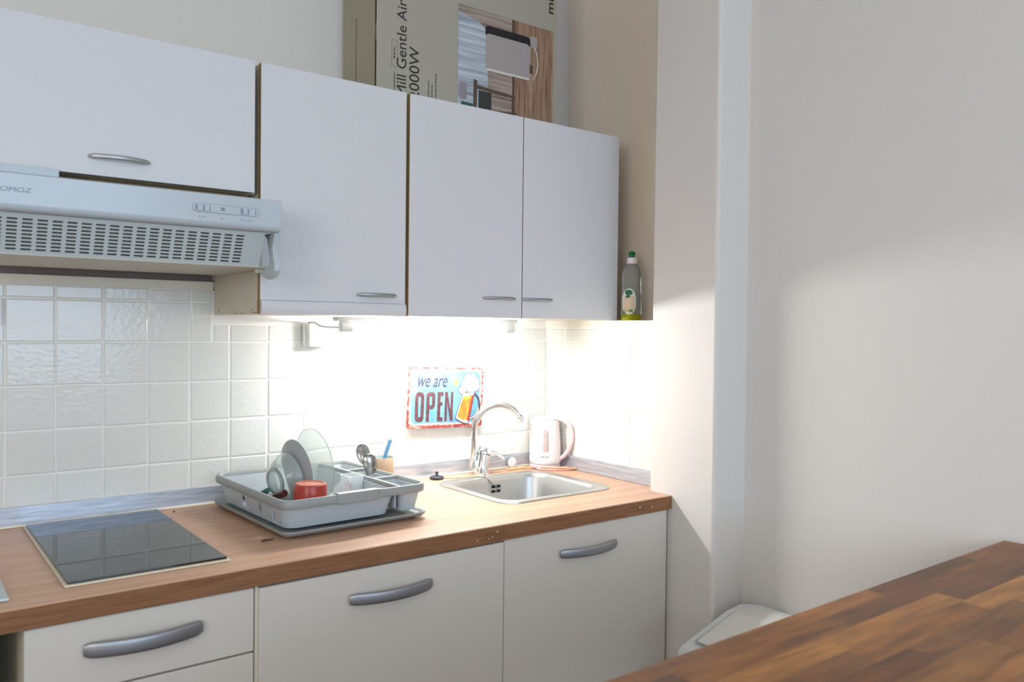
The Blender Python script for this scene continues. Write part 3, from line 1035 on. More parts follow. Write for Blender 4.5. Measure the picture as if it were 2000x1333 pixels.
coil([(-0.150, -0.052, zc), (-0.130, -0.056, zc), (-0.105, -0.052, zc), (-0.080, -0.060, zc + .002)], 0.0028, M['cord_peach'], 'peach_tail')
o = MB().lathe([(0.001, 0), (0.0165, 0.0006), (0.018, 0.003), (0.018, 0.0065), (0.014, 0.009), (0.001, 0.010)], Matrix.Translation((-0.108, -0.0185, ZT + 0.0195)) @ Matrix.Rotation(math.radians(88), 4, 'X'), 30).build('round_lid', M['kettle'])
tag(o, 'small round white lid leaning on the metal strip beside the tap', 'lid')

# ------------------------------------------------------------------ lamp under the cabinets
LY, LZ = -0.150, 1.3855
lp = thing('strip_light', 'lit fluorescent strip light under the wall cabinets', 'lamp', (-0.5, LY, UB - 0.001))
MB().tube([(-0.775, LY, LZ), (-0.235, LY, LZ)], 0.0125, 20).build('tube', M['tube'], lp, smooth=60)
MB().box(-0.840, -0.20, LY - 0.014, LY + 0.014, LZ + 0.0165, UB - 0.001, 0.003).build('batten', M['lamp_body'], lp)
for x in (-0.800, -0.222):
    b = MB()
    b.tube([(x - .022, LY, LZ), (x + .012, LY, LZ)], 0.0145, 20)
    b.box(x - .0212, x + .0112, LY - .010, LY + .010, LZ, LZ + 0.0175)
    b.build('end_cap', M['lamp_body'], lp, smooth=40)
pts = [(-0.822, LY, LZ), (-0.850, LY + .004, LZ - .001), (-0.868, LY + .03, LZ + .002), (-0.872, LY + .06, LZ + .012), (-0.870, -0.045, LZ + .012), (-0.858, -0.028, LZ + .010)]
MB().tube(pts, 0.0032, 10).build('cable', M['lamp_body'], lp, smooth=60)

jb = thing('socket_box', 'white plastic socket box on the tiles left of the lit tube', 'socket box', (-0.825, -0.02, 1.326))
MB().box(-0.874, -0.788, -0.017, -0.0048, 1.328, 1.397, 0.005, 3).build('back_box', M['white_box'], jb)
MB().box(-0.866, -0.784, -0.040, -0.0175, 1.3265, 1.3985, 0.006, 3).build('cover', M['white_box'], jb)

o = MB().box(-1.70, -1.6195, -0.014, -0.0048, 1.385, 1.446, 0.003).build('switch_plate', M['white_box'])
tag(o, 'cream switch plate at the far left of the tiles', 'switch plate')

# ------------------------------------------------------------------ tin sign
sg = thing('tin_sign', 'rusty tin sign reading we are OPEN with a beer mug', 'sign', (-0.379, -0.012, 1.16))
SA = math.radians(-1.9)
SC = Vector((-0.3785, -0.0155, 1.158))
SW, SH = 0.292, 0.198


def sx(u_, v_, h=0.0):
    """sign plane, u right, v up from its centre, h towards the room"""
    return Vector((SC.x + u_ * math.cos(SA) - v_ * math.sin(SA), SC.y - h, SC.z + u_ * math.sin(SA) + v_ * math.cos(SA)))


def flat(name, poly, m, h0, h1, parent=sg):
    return MB().prism(poly, lambda u_, v_, q_: sx(u_, v_, q_), h0, h1).build(name, m, parent, smooth=0)


def rr2(x0, x1, z0, z1, r):
    return [(p.x, p.y) for p in rrect((x0 + x1) / 2, (z0 + z1) / 2, x1 - x0, z1 - z0, r, 0)]


flat('tin_plate', rr2(-SW / 2, SW / 2, -SH / 2, SH / 2, 0.010), M['sign_edge'], 0, 0.0015)
rnd = random.Random(3)
ragged = []
for (px, pz) in rr2(-SW / 2 + .009, SW / 2 - .009, -SH / 2 + .010, SH / 2 - .008, 0.012):
    ragged.append((px, pz))


def rag(poly, amp, seed, step=0.006):
    rn = random.Random(seed)
    out = []
    for (a, c_), (a2, c2_) in zip(poly, poly[1:] + poly[:1]):
        k = max(1, int(math.hypot(a2 - a, c2_ - c_) / step))
        for i in range(k):
            s__ = i / k
            ax, az = a + (a2 - a) * s__, c_ + (c2_ - c_) * s__
            l = math.hypot(ax, az)
            e = rn.uniform(0, amp)
            out.append((ax - ax / l * e, az - az / l * e))
    return out


flat('cream_border', rag(rr2(-SW / 2 + .005, SW / 2 - .005, -SH / 2 + .009, SH / 2 - .005, 0.012), 0.004, 4), M['sign_cream'], 0.0015, 0.0018)
flat('blue_field', rag(rr2(-SW / 2 + .012, SW / 2 - .011, -SH / 2 + .015, SH / 2 - .011, 0.02), 0.003, 5), M['sign_blue'], 0.0018, 0.0021)
X_ = sx(1, 0) - sx(0, 0)
Y_ = sx(0, 1) - sx(0, 0)
text_part('we_are_lettering', 'we are', M['sign_ink'], sg, sx(-0.110, 0.035, 0.0026), X_, Y_, 0.05, shear=0.32, fit=0.112, fat=0.0003, fit_h=0.030)


# OPEN in tall condensed block letters
def letter(polys, name='open_letter'):
    q_ = MB()
    for n_, outer in enumerate(polys):
        q_.prism(outer, lambda u_, v_, h: sx(u_, v_, h), 0.0024 - n_ * 0.00006, 0.0030 - n_ * 0.00006)
    return q_.build(name, M['sign_letter'], sg, smooth=0)


def band(pts_out, pts_in, closed=True):
    """ring letter: build quads between outlines"""
    q_ = MB()
    n_ = len(pts_out)
    for i in range(n_ if closed else n_ - 1):
        j = (i + 1) % n_
        q_.prism([pts_out[i], pts_out[j], pts_in[j], pts_in[i]], lambda u_, v_, h: sx(u_, v_, h), 0.0024, 0.0030)
    return q_


LZ0, LZ1 = -0.077, 0.018
LW = 0.033
st = 0.0115
lx = -0.118
band(rr2(lx, lx + LW, LZ0, LZ1, 0.014), rr2(lx + st, lx + LW - st, LZ0 + .014, LZ1 - .014, 0.004)).build('open_letter', M['sign_letter'], sg, smooth=0)
lx = -0.076
q_ = MB()
q_.prism([(lx, LZ0), (lx + st, LZ0), (lx + st, LZ1 - .006), (lx, LZ1 - .006)], lambda u_, v_, h: sx(u_, v_, h), 0.0023, 0.0029)
a_ = band([(p[0], p[1]) for p in rr2(lx, lx + LW, LZ0 + .040, LZ1, 0.014)], [(p[0], p[1]) for p in rr2(lx + st, lx + LW - st, LZ0 + .052, LZ1 - .013, 0.004)])
me_ = bpy.data.meshes.new('tmp')
a_.bm.to_mesh(me_)
a_.bm.free()
q_.bm.from_mesh(me_)
q_.build('open_letter', M['sign_letter'], sg, smooth=0)
lx = -0.034
letter([[(lx, LZ0), (lx + st, LZ0), (lx + st, LZ1), (lx, LZ1)], [(lx + st, LZ0), (lx + .021, LZ0), (lx + .021, LZ0 + .013), (lx + st, LZ0 + .013)], [(lx + st, LZ1 - .013), (lx + .022, LZ1 - .013), (lx + .022, LZ1), (lx + st, LZ1)], [(lx + st, LZ0 + .05), (lx + .019, LZ0 + .05), (lx + .019, LZ0 + .062), (lx + st, LZ0 + .062)]])
lx = -0.0055
letter([[(lx, LZ0), (lx + .009, LZ0), (lx + .009, LZ1), (lx, LZ1)], [(lx + .023, LZ0), (lx + .032, LZ0), (lx + .032, LZ1), (lx + .023, LZ1)], [(lx + .002, LZ1), (lx + .010, LZ1), (lx + .030, LZ0), (lx + .022, LZ0)]])
flat('sun', [(0.037 + .011 * math.cos(a) * (1 if k % 2 else .8), 0.050 + .014 * math.sin(a) * (1 if k % 2 else .8)) for k, a in enumerate([2 * math.pi * k / 20 for k in range(20)])], M['sign_sun'], 0.0021, 0.0024)
# beer mug
mug_out = [(0.062, 0.012), (0.113, 0.018), (0.093, -0.086), (0.085, -0.091), (0.066, -0.086), (0.047, -0.078), (0.036, -0.070)]
flat('beer_mug', mug_out, M['sign_ink'], 0.0024, 0.0027)
flat('mug_glass', [(0.0645, 0.012), (0.1105, 0.018), (0.0905, -0.083), (0.085, -0.087), (0.067, -0.082), (0.049, -0.0745), (0.0395, -0.068)], M['sign_foam'], 0.0027, 0.0029)
flat('beer', [(0.0655, 0.002), (0.1005, 0.006), (0.083, -0.076), (0.064, -0.074), (0.044, -0.064)], M['sign_beer'], 0.0029, 0.0031)
flat('mug_shade', [(0.1005, 0.006), (0.1085, 0.008), (0.091, -0.080), (0.083, -0.078)], M['red'], 0.0029, 0.0031)


def ribbon(name, pts2, wd, m, h0, h1):
    q__ = MB()
    L, R = [], []
    for i, p in enumerate(pts2):
        a_, c_ = pts2[max(i - 1, 0)], pts2[min(i + 1, len(pts2) - 1)]
        tx, tz = c_[0] - a_[0], c_[1] - a_[1]
        l = math.hypot(tx, tz)
        nx, nz = -tz / l * wd / 2, tx / l * wd / 2
        L.append((p[0] + nx, p[1] + nz))
        R.append((p[0] - nx, p[1] - nz))
    for i in range(len(pts2) - 1):
        q__.prism([L[i], L[i + 1], R[i + 1], R[i]], lambda u_, v_, h: sx(u_, v_, h), h0, h1)
    return q__.build(name, m, sg, smooth=0)


hp = [(0.103 + 0.030 * math.cos(a), -0.029 + 0.040 * math.sin(a)) for a in [math.radians(100 - 195 * k / 16) for k in range(17)]]
ribbon('mug_handle', hp, 0.0085, M['sign_ink'], 0.0023, 0.0026)
ribbon('mug_handle_shine', [(p[0] - 0.0035, p[1]) for p in hp[9:]], 0.003, M['sign_foam'], 0.0026, 0.0028)


def blob(circs, grow, h0, h1, m, name):
    q__ = MB()
    for i, (x, z, r) in enumerate(circs):
        pl_ = [(x + (r + grow) * math.cos(2 * math.pi * k / 20), z + (r + grow) * math.sin(2 * math.pi * k / 20)) for k in range(20)]
        e = i * 0.00001
        q__.prism(pl_, lambda u_, v_, h: sx(u_, v_, h), h0, h1 + e)
    return q__.build(name, m, sg, smooth=0)


fc = [(0.062, 0.024, .0135), (0.071, 0.043, .015), (0.084, 0.062, .0165), (0.100, 0.066, .0135), (0.111, 0.052, .017), (0.114, 0.036, .0165), (0.096, 0.042, .02), (0.084, 0.036, .018), (0.1, 0.022, .012)]
blob(fc, 0.0022, 0.0029, 0.0031, M['sign_ink'], 'foam_outline')
blob(fc, 0.0, 0.0031, 0.0033, M['sign_foam'], 'foam')
ribbon('foam_line', [(0.074, 0.014), (0.079, 0.020), (0.085, 0.024), (0.087, 0.032)], 0.0022, M['sign_ink'], 0.0034, 0.0036)
ribbon('foam_line', [(0.090, 0.022), (0.098, 0.018), (0.106, 0.016), (0.114, 0.020)], 0.0022, M['sign_ink'], 0.0034, 0.0036)
apex = Vector((-0.372, -0.010, 1.372))
b = MB()
b.tube([sx(-0.116, 0.095, 0.003), sx(-0.112, 0.10, 0.004), apex, sx(0.118, 0.10, 0.004), sx(0.124, 0.088, 0.0035)], 0.0011, 8)
b.build('hanging_string', M['twine'], sg, smooth=0)

# ------------------------------------------------------------------ dish rack (local coordinates, slightly turned)
RK = Vector((-0.937, -0.264, ZT))
RR = 0.035
rk = thing('dish_rack', 'grey plastic dish rack with drip tray on the worktop', 'dish rack', RK, RR, local=True)
RWd, RDp = 0.392, 0.452
b = MB()
b.loft([rrect(0, 0, .376, .446, .02, .006), rrect(0, 0, .384, .456, .024, .010), rrect(0, 0, .392, .466, .028, .015), rrect(0, 0, .392, .466, .028, .0185), rrect(0, 0, .382, .456, .024, .0175), rrect(0, 0, .372, .44, .02, .011)])
tr_ = b.build('drip_tray', M['rack_rim'], rk, smooth=40)
for x in (-.16, .16):
    for y in (-.20, .20):
        MB().lathe([(.010, .0005), (.010, .0058)], Matrix.Translation((x, y, 0)), 16).build('tray_foot', M['rubber'], tr_)
# basket (left compartment) with tapered slotted walls
bx0, bx1 = -RWd / 2, 0.118
bcx, bw = (bx0 + bx1) / 2, bx1 - bx0


def tapered(cx_, cy_, w0, d0, w1, d1, z0, z1, th, r=0.02):
    q__ = MB()
    q__.loft([rrect(cx_, cy_, w0, d0, r, z0), rrect(cx_, cy_, w1, d1, r, z1), rrect(cx_, cy_, w1 - 2 * th, d1 - 2 * th, r * .9, z1), rrect(cx_, cy_, w0 - 2 * th, d0 - 2 * th, r * .9, z0 + .003)])
    return q__


bk = tapered(bcx, 0, bw - .040, RDp - .050, bw - .016, RDp - .016, .0195, .078, .003, .03).build('basket', M['rack'], rk, smooth=40)
cut = MB()
for yc, ww in ((-0.055, .020), (0.045, .026), (-0.135, .012)):
    for xx in (bx0 - .02,):
        cut.loft([[(xx, yc - ww * .9, .0235), (xx + .06, yc - ww * .9, .0235), (xx + .06, yc + ww * .9, .0235), (xx, yc + ww * .9, .0235)],
                  [(xx, yc - ww * .3, .060), (xx + .06, yc - ww * .3, .060), (xx + .06, yc + ww * .3, .060), (xx, yc + ww * .3, .060)]])
cme = bpy.data.meshes.new('cut')
bmesh.ops.recalc_face_normals(cut.bm, faces=cut.bm.faces)
cut.bm.to_mesh(cme)
cut.bm.free()
co_ = bpy.data.objects.new('cut', cme)
COL.objects.link(co_)
co_.parent = rk
bo = bk.modifiers.new('cut', 'BOOLEAN')
bo.operation = 'DIFFERENCE'
bo.object = co_
bo.solver = 'EXACT'
dg = bpy.context.evaluated_depsgraph_get()
nm = bpy.data.meshes.new_from_object(bk.evaluated_get(dg))
bk.modifiers.clear()
bk.data = nm
bpy.data.objects.remove(co_)
nm.polygons.foreach_set('use_smooth', [True] * len(nm.polygons))
nm.set_sharp_from_angle(angle=math.radians(35))
# plate ribs on the basket floor
b = MB()
for k in range(6):
    x = bx0 + 0.06 + k * 0.034
    b.box(x - .002, x + .002, -0.19, 0.19, .0225, .036, .001, 1)
b.build('plate_ribs', M['rack'], bk)
# rim
b = MB()
b.loft([rrect(0, 0, RWd - .004, RDp - .004, .030, .068), rrect(0, 0, RWd, RDp, .032, .070), rrect(0, 0, RWd + .002, RDp + .002, .033, .082), rrect(0, 0, RWd - .004, RDp - .004, .031, .0885), rrect(0, 0, RWd - .012, RDp - .012, .028, .089), rrect(0, 0, RWd - .018, RDp - .018, .026, .084), rrect(0, 0, RWd - .018, RDp - .018, .026, .070)], False, False)
rim = b.build('rim', M['rack_rim'], rk, smooth=50)
b = MB()
b.box(0.1135, 0.1225, -RDp / 2 + .008, RDp / 2 - .008, .074, .0885, .002)
for y in (-0.078, 0.072):
    b.box(0.1225, RWd / 2 - .008, y - .005, y + .005, .074, .0880, .002)
b.build('divider_bars', M['rack_rim'], rk)
# partition of the cutlery side
MB().box(0.111, 0.1145, -0.20, 0.205, .030, .078).build('partition', M['rack'], rk)
for y0, y1 in ((-0.214, -0.084), (-0.073, 0.067), (0.078, 0.214)):
    yc, dd_ = (y0 + y1) / 2, y1 - y0
    tapered(0.1545, yc, .048, dd_ - .034, .062, dd_ - .002, .0195, .079, .0025, .014).build('cutlery_cup', M['rack'], rk, smooth=40)
# sliding clip on the front rim
MB().box(-0.062, 0.050, -RDp / 2 - .0035, -RDp / 2 + .016, .0655, .0925, .004).build('front_clip', M['rack_rim'], rk)
MB().box(0.050, 0.062, -RDp / 2 - .002, -RDp / 2 + .014, .068, .0905, .002).build('front_clip', M['rack_rim'], rk)


def rl(x, y, z):
    """rack local -> world"""
    return Vector((RK.x + x * math.cos(RR) - y * math.sin(RR), RK.y + x * math.sin(RR) + y * math.cos(RR), RK.z + z))


def facing(px, py, pz, yaw, lean):
    """matrix whose z axis points along -x (to the left), turned by yaw, leaning by lean"""
    return Matrix.Translation((px, py, pz)) @ Matrix.Rotation(math.radians(yaw), 4, 'Z') @ Matrix.Rotation(math.radians(-90 + lean), 4, 'Y')


# glass bowl lying on its side, base to the left
o = thing('glass_bowl', 'small ribbed clear glass bowl standing on its side in the rack', 'bowl', (-1.01, -0.25, 0.93))
Mb = facing(-1.016, -0.262, 0.9985, 10, -8)
b = MB()
N = 72
prof = [(0.001, .040), (0.028, .040), (0.031, .043), (0.034, .043), (0.036, .039), (0.050, .026), (0.060, .010), (0.0650, 0.0), (0.0630, 0.0), (0.0575, .010), (0.049, .0235), (0.034, .035), (0.001, .036)]
rings = []
for r, h in prof:
    rings.append([Mb @ Vector((r * (1 + (0.012 * (k % 2) if 0.04 < r else 0)) * math.cos(2 * math.pi * k / N), r * (1 + (0.012 * (k % 2) if 0.04 < r else 0)) * math.sin(2 * math.pi * k / N), h)) for k in range(N)])
b.loft(rings)
b.build('bowl_body', M['glass_green'], o, smooth=30)
MB().lathe([(0.0285, .0402), (0.0305, .0445), (0.0345, .0445), (0.0365, .0400)], Mb, 48, False, False).build('foot_ring', M['glass'], o, smooth=50)

o = thing('plate', 'grey stoneware plate standing behind the ribbed glass bowl', 'plate', (-0.96, -0.25, 0.925))
Mb = facing(-0.996, -0.247, 1.0090, 6, -6)
b = MB()
b.lathe([(0.001, .004), (0.048, .004), (0.060, .0015), (0.082, -.008), (0.0835, -.006), (0.062, .0055), (0.05, .008), (0.001, .008)], Mb, 56)
b.build('plate_body', M['plate_grey'], o, smooth=40)

o = thing('glass_plate', 'large clear glass plate standing behind the grey plate', 'plate', (-0.91, -0.24, 0.925))
Mb = facing(-0.944, -0.240, 1.0205, 6, -6) @ Matrix.Scale(0.93, 4)
MB().lathe([(0.001, .005), (0.060, .005), (0.070, .002), (0.102, -.010), (0.1035, -.007), (0.072, .006), (0.062, .0085), (0.001, .0085)], Mb, 64).build('plate_body', M['glass_green'], o, smooth=40)
MB().lathe([(0.1015, -.0105), (0.1040, -.0085), (0.1030, -.0062)], Mb, 64, False, False).build('plate_edge', M['glass'], o)

o = thing('cup', 'red cup turned upside down at the front of the rack', 'cup', (-1.019, -0.402, 0.924))
Tm = Matrix.Translation((-1.019, -0.402, 0.9365)) @ Matrix.Diagonal((1, 1, 0.97, 1))
MB().lathe([(0.041, 0), (0.0405, .03), (0.0392, .067), (0.0380, .0700), (0.0345, .0708)], Tm, 48, True, False).build('cup_wall', M['red'], o, smooth=50)
MB().lathe([(0.0345, .0705), (0.0345, .0725), (0.0315, .0725), (0.0305, .0700), (0.012, .0697), (0.001, .0697)], Tm, 48, False, True).build('cup_base', M['red_rim'], o, smooth=40)


# spoons standing in the rear cutlery cup
def spoon(root, p0, p1, face):
    """handle from p0 (down) to p1 (bowl tip)"""
    p0, p1 = Vector(p0), Vector(p1)
    t_ = (p1 - p0).normalized()
    L = (p1 - p0).length
    a = t_.cross(Vector((0, 0, 1))).normalized()
    nn = a.cross(t_)
    a = t_.cross(Vector(face)).normalized()
    nn = a.cross(t_)
    q__ = MB()
    pts_ = [p0 + t_ * (L - .052) * k / 6 for k in range(7)]
    ring = []
    for i, p in enumerate(pts_):
        wd = 0.0055 - 0.0022 * i / 6
        ring.append([p + a * wd + nn * .0008, p - a * wd + nn * .0008, p - a * wd - nn * .0008, p + a * wd - nn * .0008])
    q__.loft(ring)
    q__.build('spoon_handle', M['dark_steel'], root, smooth=40)
    q__ = MB()
    c_ = p0 + t_ * (L - .027)
    rows = []
    for i in range(9):
        ph = math.pi * i / 8
        ly = -0.029 * math.cos(ph)
        wd = 0.0185 * math.sin(ph) ** 0.8 * (1 - 0.15 * math.cos(ph)) + 0.0012
        row_ = []
        for k in range(11):
            s__ = -1 + 2 * k / 10
            dp = 0.007 * (1 - s__ * s__) * math.sin(ph)
            row_.append(c_ + t_ * ly + a * (wd * s__) - nn * dp)
        rows.append(row_)
    V = [[q__.bm.verts.new(v_) for v_ in r_] for r_ in rows]
    for i in range(8):
        for k in range(10):
            q__.bm.faces.new((V[i][k], V[i][k + 1], V[i + 1][k + 1], V[i + 1][k]))
    o__ = q__.build('spoon_bowl', M['dark_steel'], root, smooth=60)
    s2 = o__.modifiers.new('solid', 'SOLIDIFY')
    s2.thickness = 0.0012


o = thing('spoon', 'metal spoon with its bowl up, the taller one in the cutlery cup', 'spoon', (-0.765, -0.22, 0.93))
spoon(o, (-0.766, -0.236, 0.925), (-0.7875, -0.216, 1.058), (-0.75, -0.62, 0.1))
o = thing('spoon', 'shorter metal spoon in front of the tall one in the cutlery cup', 'spoon', (-0.765, -0.24, 0.93))
spoon(o, (-0.765, -0.258, 0.925), (-0.783, -0.250, 1.036), (0.2, 0.95, 0.2))

# cutlery handles lying at the left of the basket
o = thing('knife', 'knife with a dark brown handle lying in the left of the rack', 'knife', (-1.07, -0.36, 0.94))
MB().tube([(-1.074, -0.378, .984), (-1.080, -0.345, .972), (-1.083, -0.305, .956)], [.0085, .009, .007], 14).build('handle', M['brown_plastic'], o, smooth=60)
MB().box(-1.0845, -1.0815, -0.303, -0.18, .9475, .962, .001).build('blade', M['dark_steel'], o)
o = thing('scrubber', 'green handled brush lying behind the brown knife handle in the rack', 'brush', (-1.085, -0.33, 0.94))
MB().tube([(-1.098, -0.335, .988), (-1.101, -0.30, .972), (-1.1015, -0.26, .958), (-1.101, -0.20, .948)], [.006, .008, .006, .005], 12).build('brush_handle', M['green_plastic'], o, smooth=60)
MB().tube([(-1.101, -0.199, .948), (-1.101, -0.16, .946)], .010, 12).build('brush_head', M['rubber'], o)
# small clear tub and glasses between plates and cutlery
o = thing('plastic_tub', 'small clear square tub beside the cutlery cups in the rack', 'tub', (-0.86, -0.28, 0.93))
b = MB()
b.loft([rrect(-0.850, -0.285, .038, .052, .006, .926), rrect(-0.850, -0.285, .044, .060, .007, .992), rrect(-0.850, -0.285, .040, .056, .006, .992), rrect(-0.850, -0.285, .034, .048, .005, .929)])
b.build('tub_body', M['frosted'], o, smooth=40)
o = thing('glass_dish', 'small fluted glass dish leaning beside the clear tub in the rack', 'dish', (-0.89, -0.36, 0.93))
b = MB()
Mb = Matrix.Translation((-0.900, -0.355, 0.9585)) @ Matrix.Rotation(math.radians(-62), 4, 'Y') @ Matrix.Rotation(math.radians(20), 4, 'X')
N = 40
rings = []
for r, h in ((.001, .0), (.018, .0), (.030, .016), (.031, .016), (.0285, .0145), (.017, .003), (.001, .003)):
    rings.append([Mb @ Vector((r * (1 + .06 * (k % 2)) * math.cos(2 * math.pi * k / N), r * (1 + .06 * (k % 2)) * math.sin(2 * math.pi * k / N), h)) for k in range(N)])
b.loft(rings)
b.build('dish_body', M['frosted'], o, smooth=20)

# ------------------------------------------------------------------ mug with a blue toothbrush
mx_, my_ = -0.640, -0.062
o = thing('tumbler', 'beige stoneware tumbler behind the dish rack', 'tumbler', (mx_, my_, ZT))
Tm = Matrix.Translation((mx_, my_, ZT + .0005))
MB().lathe([(.034, 0), (.036, .002), (.0375, .09), (.0362, .0915), (.0352, .0905)], Tm, 44, True, False).build('tumbler_wall', M['mug'], o, smooth=50)
MB().lathe([(.0351, .0905), (.0338, .006), (.001, .005)], Tm, 44, False, True).build('inside', M['mug_in'], o, smooth=50)
o = thing('toothbrush', 'blue handled brush standing in the beige tumbler', 'brush', (mx_, my_, ZT + .01))
MB().sweep([(-0.660, -0.062, ZT + .0095), (-0.632, -0.062, ZT + .083), (-0.610, -0.062, ZT + .142)], [(-.0055, -.003), (.0055, -.003), (.0055, .003), (-.0055, .003)], scales=[.8, 1, 1.05], up=(0, 1, 0)).build('brush_handle', M['blue'], o, bevel=.0012)

o = MB().tube([(-1.168, -0.476, ZT + .0022), (-1.158, -0.470, ZT + .0026), (-1.146, -0.474, ZT + .0022), (-1.136, -0.468, ZT + .002)], [.0012, .0020, .0016, .001], 8).build('burnt_match', M['brown_plastic'])
tag(o, 'thin dark burnt stick lying before the dish rack', 'stick')
o = MB().lathe([(.001, 0), (.0032, .0004), (.0025, .002), (.001, .0025)], Matrix.Translation((-1.242, -0.055, ZT + .0003)), 8).build('crumb', M['brown_plastic'])
tag(o, 'tiny dark crumb behind the right edge of the hob', 'crumb')

# ------------------------------------------------------------------ soap bottle on the ledge
bx_, by_ = 0.0975, -0.385
o = thing('soap_bottle', 'clear washing-up liquid bottle with green cap on the ledge', 'bottle', (bx_, by_, UB))


def bottle_rings(spec, dx_=0.0):
    out = []
    for wx, wy, z in spec:
        out.append([Vector((bx_ + wx * math.copysign(abs(math.cos(a)) ** .85, math.cos(a)), by_ + wy * math.copysign(abs(math.sin(a)) ** .85, math.sin(a)), UB + .0012 + z)) for a in [2 * math.pi * k / 36 for k in range(36)]])
    return out


MB().loft(bottle_rings([(.0345, .0295, .0205), (.0345, .0295, .03), (.0338, .029, .08), (.0312, .027, .115), (.0330, .028, .135), (.0322, .027, .152), (.0265, .024, .170), (.0190, .019, .181), (.0145, .015, .184)])).build('bottle_body', M['bottle'], o, smooth=50)
MB().loft(bottle_rings([(.0318, .026, 0), (.0342, .029, .004), (.0345, .0295, .0200)])).build('soap_filled_base', M['bottle_liquid'], o, smooth=50)
Tm = Matrix.Translation((bx_, by_, UB + .0012))
MB().lathe([(.0165, .1845), (.0175, .187), (.0165, .203), (.012, .2055)], Tm, 30).build('cap', M['cap_white'], o, smooth=40)
MB().lathe([(.0085, .206), (.0085, .214), (.0125, .2165), (.0115, .221), (.005, .2265)], Tm, 24).build('cap_tip', M['cap_green'], o, smooth=30)


def on_bottle(ang, z, e):
    wx, wy = .0345 + e, .0295 + e
    ca_, sa_ = math.cos(ang), math.sin(ang)
    return Vector((bx_ + wx * math.copysign(abs(ca_) ** .85, ca_), by_ + wy * math.copysign(abs(sa_) ** .85, sa_), UB + .0012 + z))


def bottle_patch(name, outline, e, m):
    """outline (angle deg, z); filled as a fan of strips"""
    q__ = MB()
    n_ = len(outline)
    ca_ = sum(p[0] for p in outline) / n_
    cz_ = sum(p[1] for p in outline) / n_
    rings_ = []
    for s__ in (1.0, .66, .33, .02):
        rings_.append([on_bottle(math.radians(ca_ + (p[0] - ca_) * s__), cz_ + (p[1] - cz_) * s__, e) for p in outline])
    q__.loft(rings_, False, True)
    return q__.build(name, m, o, smooth=60)


oval = [(214 + 44 * math.cos(a), .061 + .042 * math.copysign(abs(math.sin(a)) ** .8, math.sin(a))) for a in [2 * math.pi * k / 28 for k in range(28)]]
lb = bottle_patch('label', oval, .0006, M['label_white'])
bottle_patch('label_panel', [(214 + 37 * math.cos(a), .054 + .031 * math.copysign(abs(math.sin(a)) ** .7, math.sin(a))) for a in [2 * math.pi * k / 24 for k in range(24)]], .0011, M['label_cream'])
bottle_patch('label_emblem', [(212 + 24 * math.cos(a), .090 + .009 * math.sin(a)) for a in [2 * math.pi * k / 20 for k in range(20)]], .0016, M['label_green'])
bottle_patch('label_leaf', [(206 + 15 * math.cos(a), .077 + .0045 * math.sin(a)) for a in [2 * math.pi * k / 14 for k in range(14)]], .0016, M['label_green'])
bottle_patch('label_band', [(186, .027), (240, .027), (244, .036), (182, .036)], .0015, M['label_lime'])
for a0 in (218, 231):
    bottle_patch('label_mark', [(a0 - 4, .0275), (a0 + 4, .0275), (a0 + 4, .0355), (a0 - 4, .0355)], .0019, M['label_green'])

# ------------------------------------------------------------------ heater box on the cabinets
BXL, BXR, BYF, BYB, BZ0, BZ1 = -0.6875, 0.008, -0.100, 0.116, 2.0409, 2.0409 + 0.60
hx = thing('cardboard_box', 'olive cardboard heater box with a printed room photo on the cabinets', 'box', (-0.34, 0.01, BZ0))
MB().box(BXL, BXR, BYF, BYB, BZ0 + .0005, BZ1, .002).build('carton', M['box_front'], hx)
MB().box(BXL - .0012, BXL, BYF + .010, BYB - .004, BZ0 + .004, BZ1 - .004).build('end_flap', M['box_side'], hx)
b = MB()
gaps = [(BYF + .0015, BZ0 + .004, 2.215), (BYF + .0045, 2.215, 2.272), (BYF + .0015, 2.272, BZ1 - .004)]
b.box(BXL - .0008, BXL - .0002, BYF + .003, BYF + .0098, BZ0 + .004, 2.235)
b.box(BXL - .0008, BXL - .0002, BYF + .0062, BYF + .0098, 2.235, 2.285)
b.box(BXL - .0008, BXL - .0002, BYF + .003, BYF + .0098, 2.285, BZ1 - .004)
b.build('flap_gap', M['box_gap'], hx)
fy_ = BYF - 0.0006
text_part('printed_name', 'Mill Gentle Air', M['box_ink'], hx, (-0.588, fy_, 2.082), (0, 0, 1), (-1, 0, 0), 0.0475, fit=0.288)
text_part('printed_power', '2000W', M['box_ink'], hx, (-0.5425, fy_, 2.080), (0, 0, 1), (-1, 0, 0), 0.050, fit=0.157)
text_part('printed_logo', 'mill', M['box_ink'], hx, (-0.010, fy_, 2.468), (0, 0, 1), (-1, 0, 0), 0.040, fit=0.075, fat=0.0006)


def dashes(name, x, z0, z1, hgt, m, seed, side=False, lo=.004, hi=.009):
    rn = random.Random(seed)
    q__ = MB()
    z = z0
    while z < z1:
        l = rn.uniform(lo, hi)
        if side:
            q__.box(BXL - .0016, BXL - .0011, x - hgt / 2, x + hgt / 2, z, min(z + l, z1))
        else:
            q__.box(x - hgt / 2, x + hgt / 2, BYF - .0005, BYF - .0001, z, min(z + l, z1))
        z += l + rn.uniform(.0015, .0035)
    return q__.build(name, m, hx)


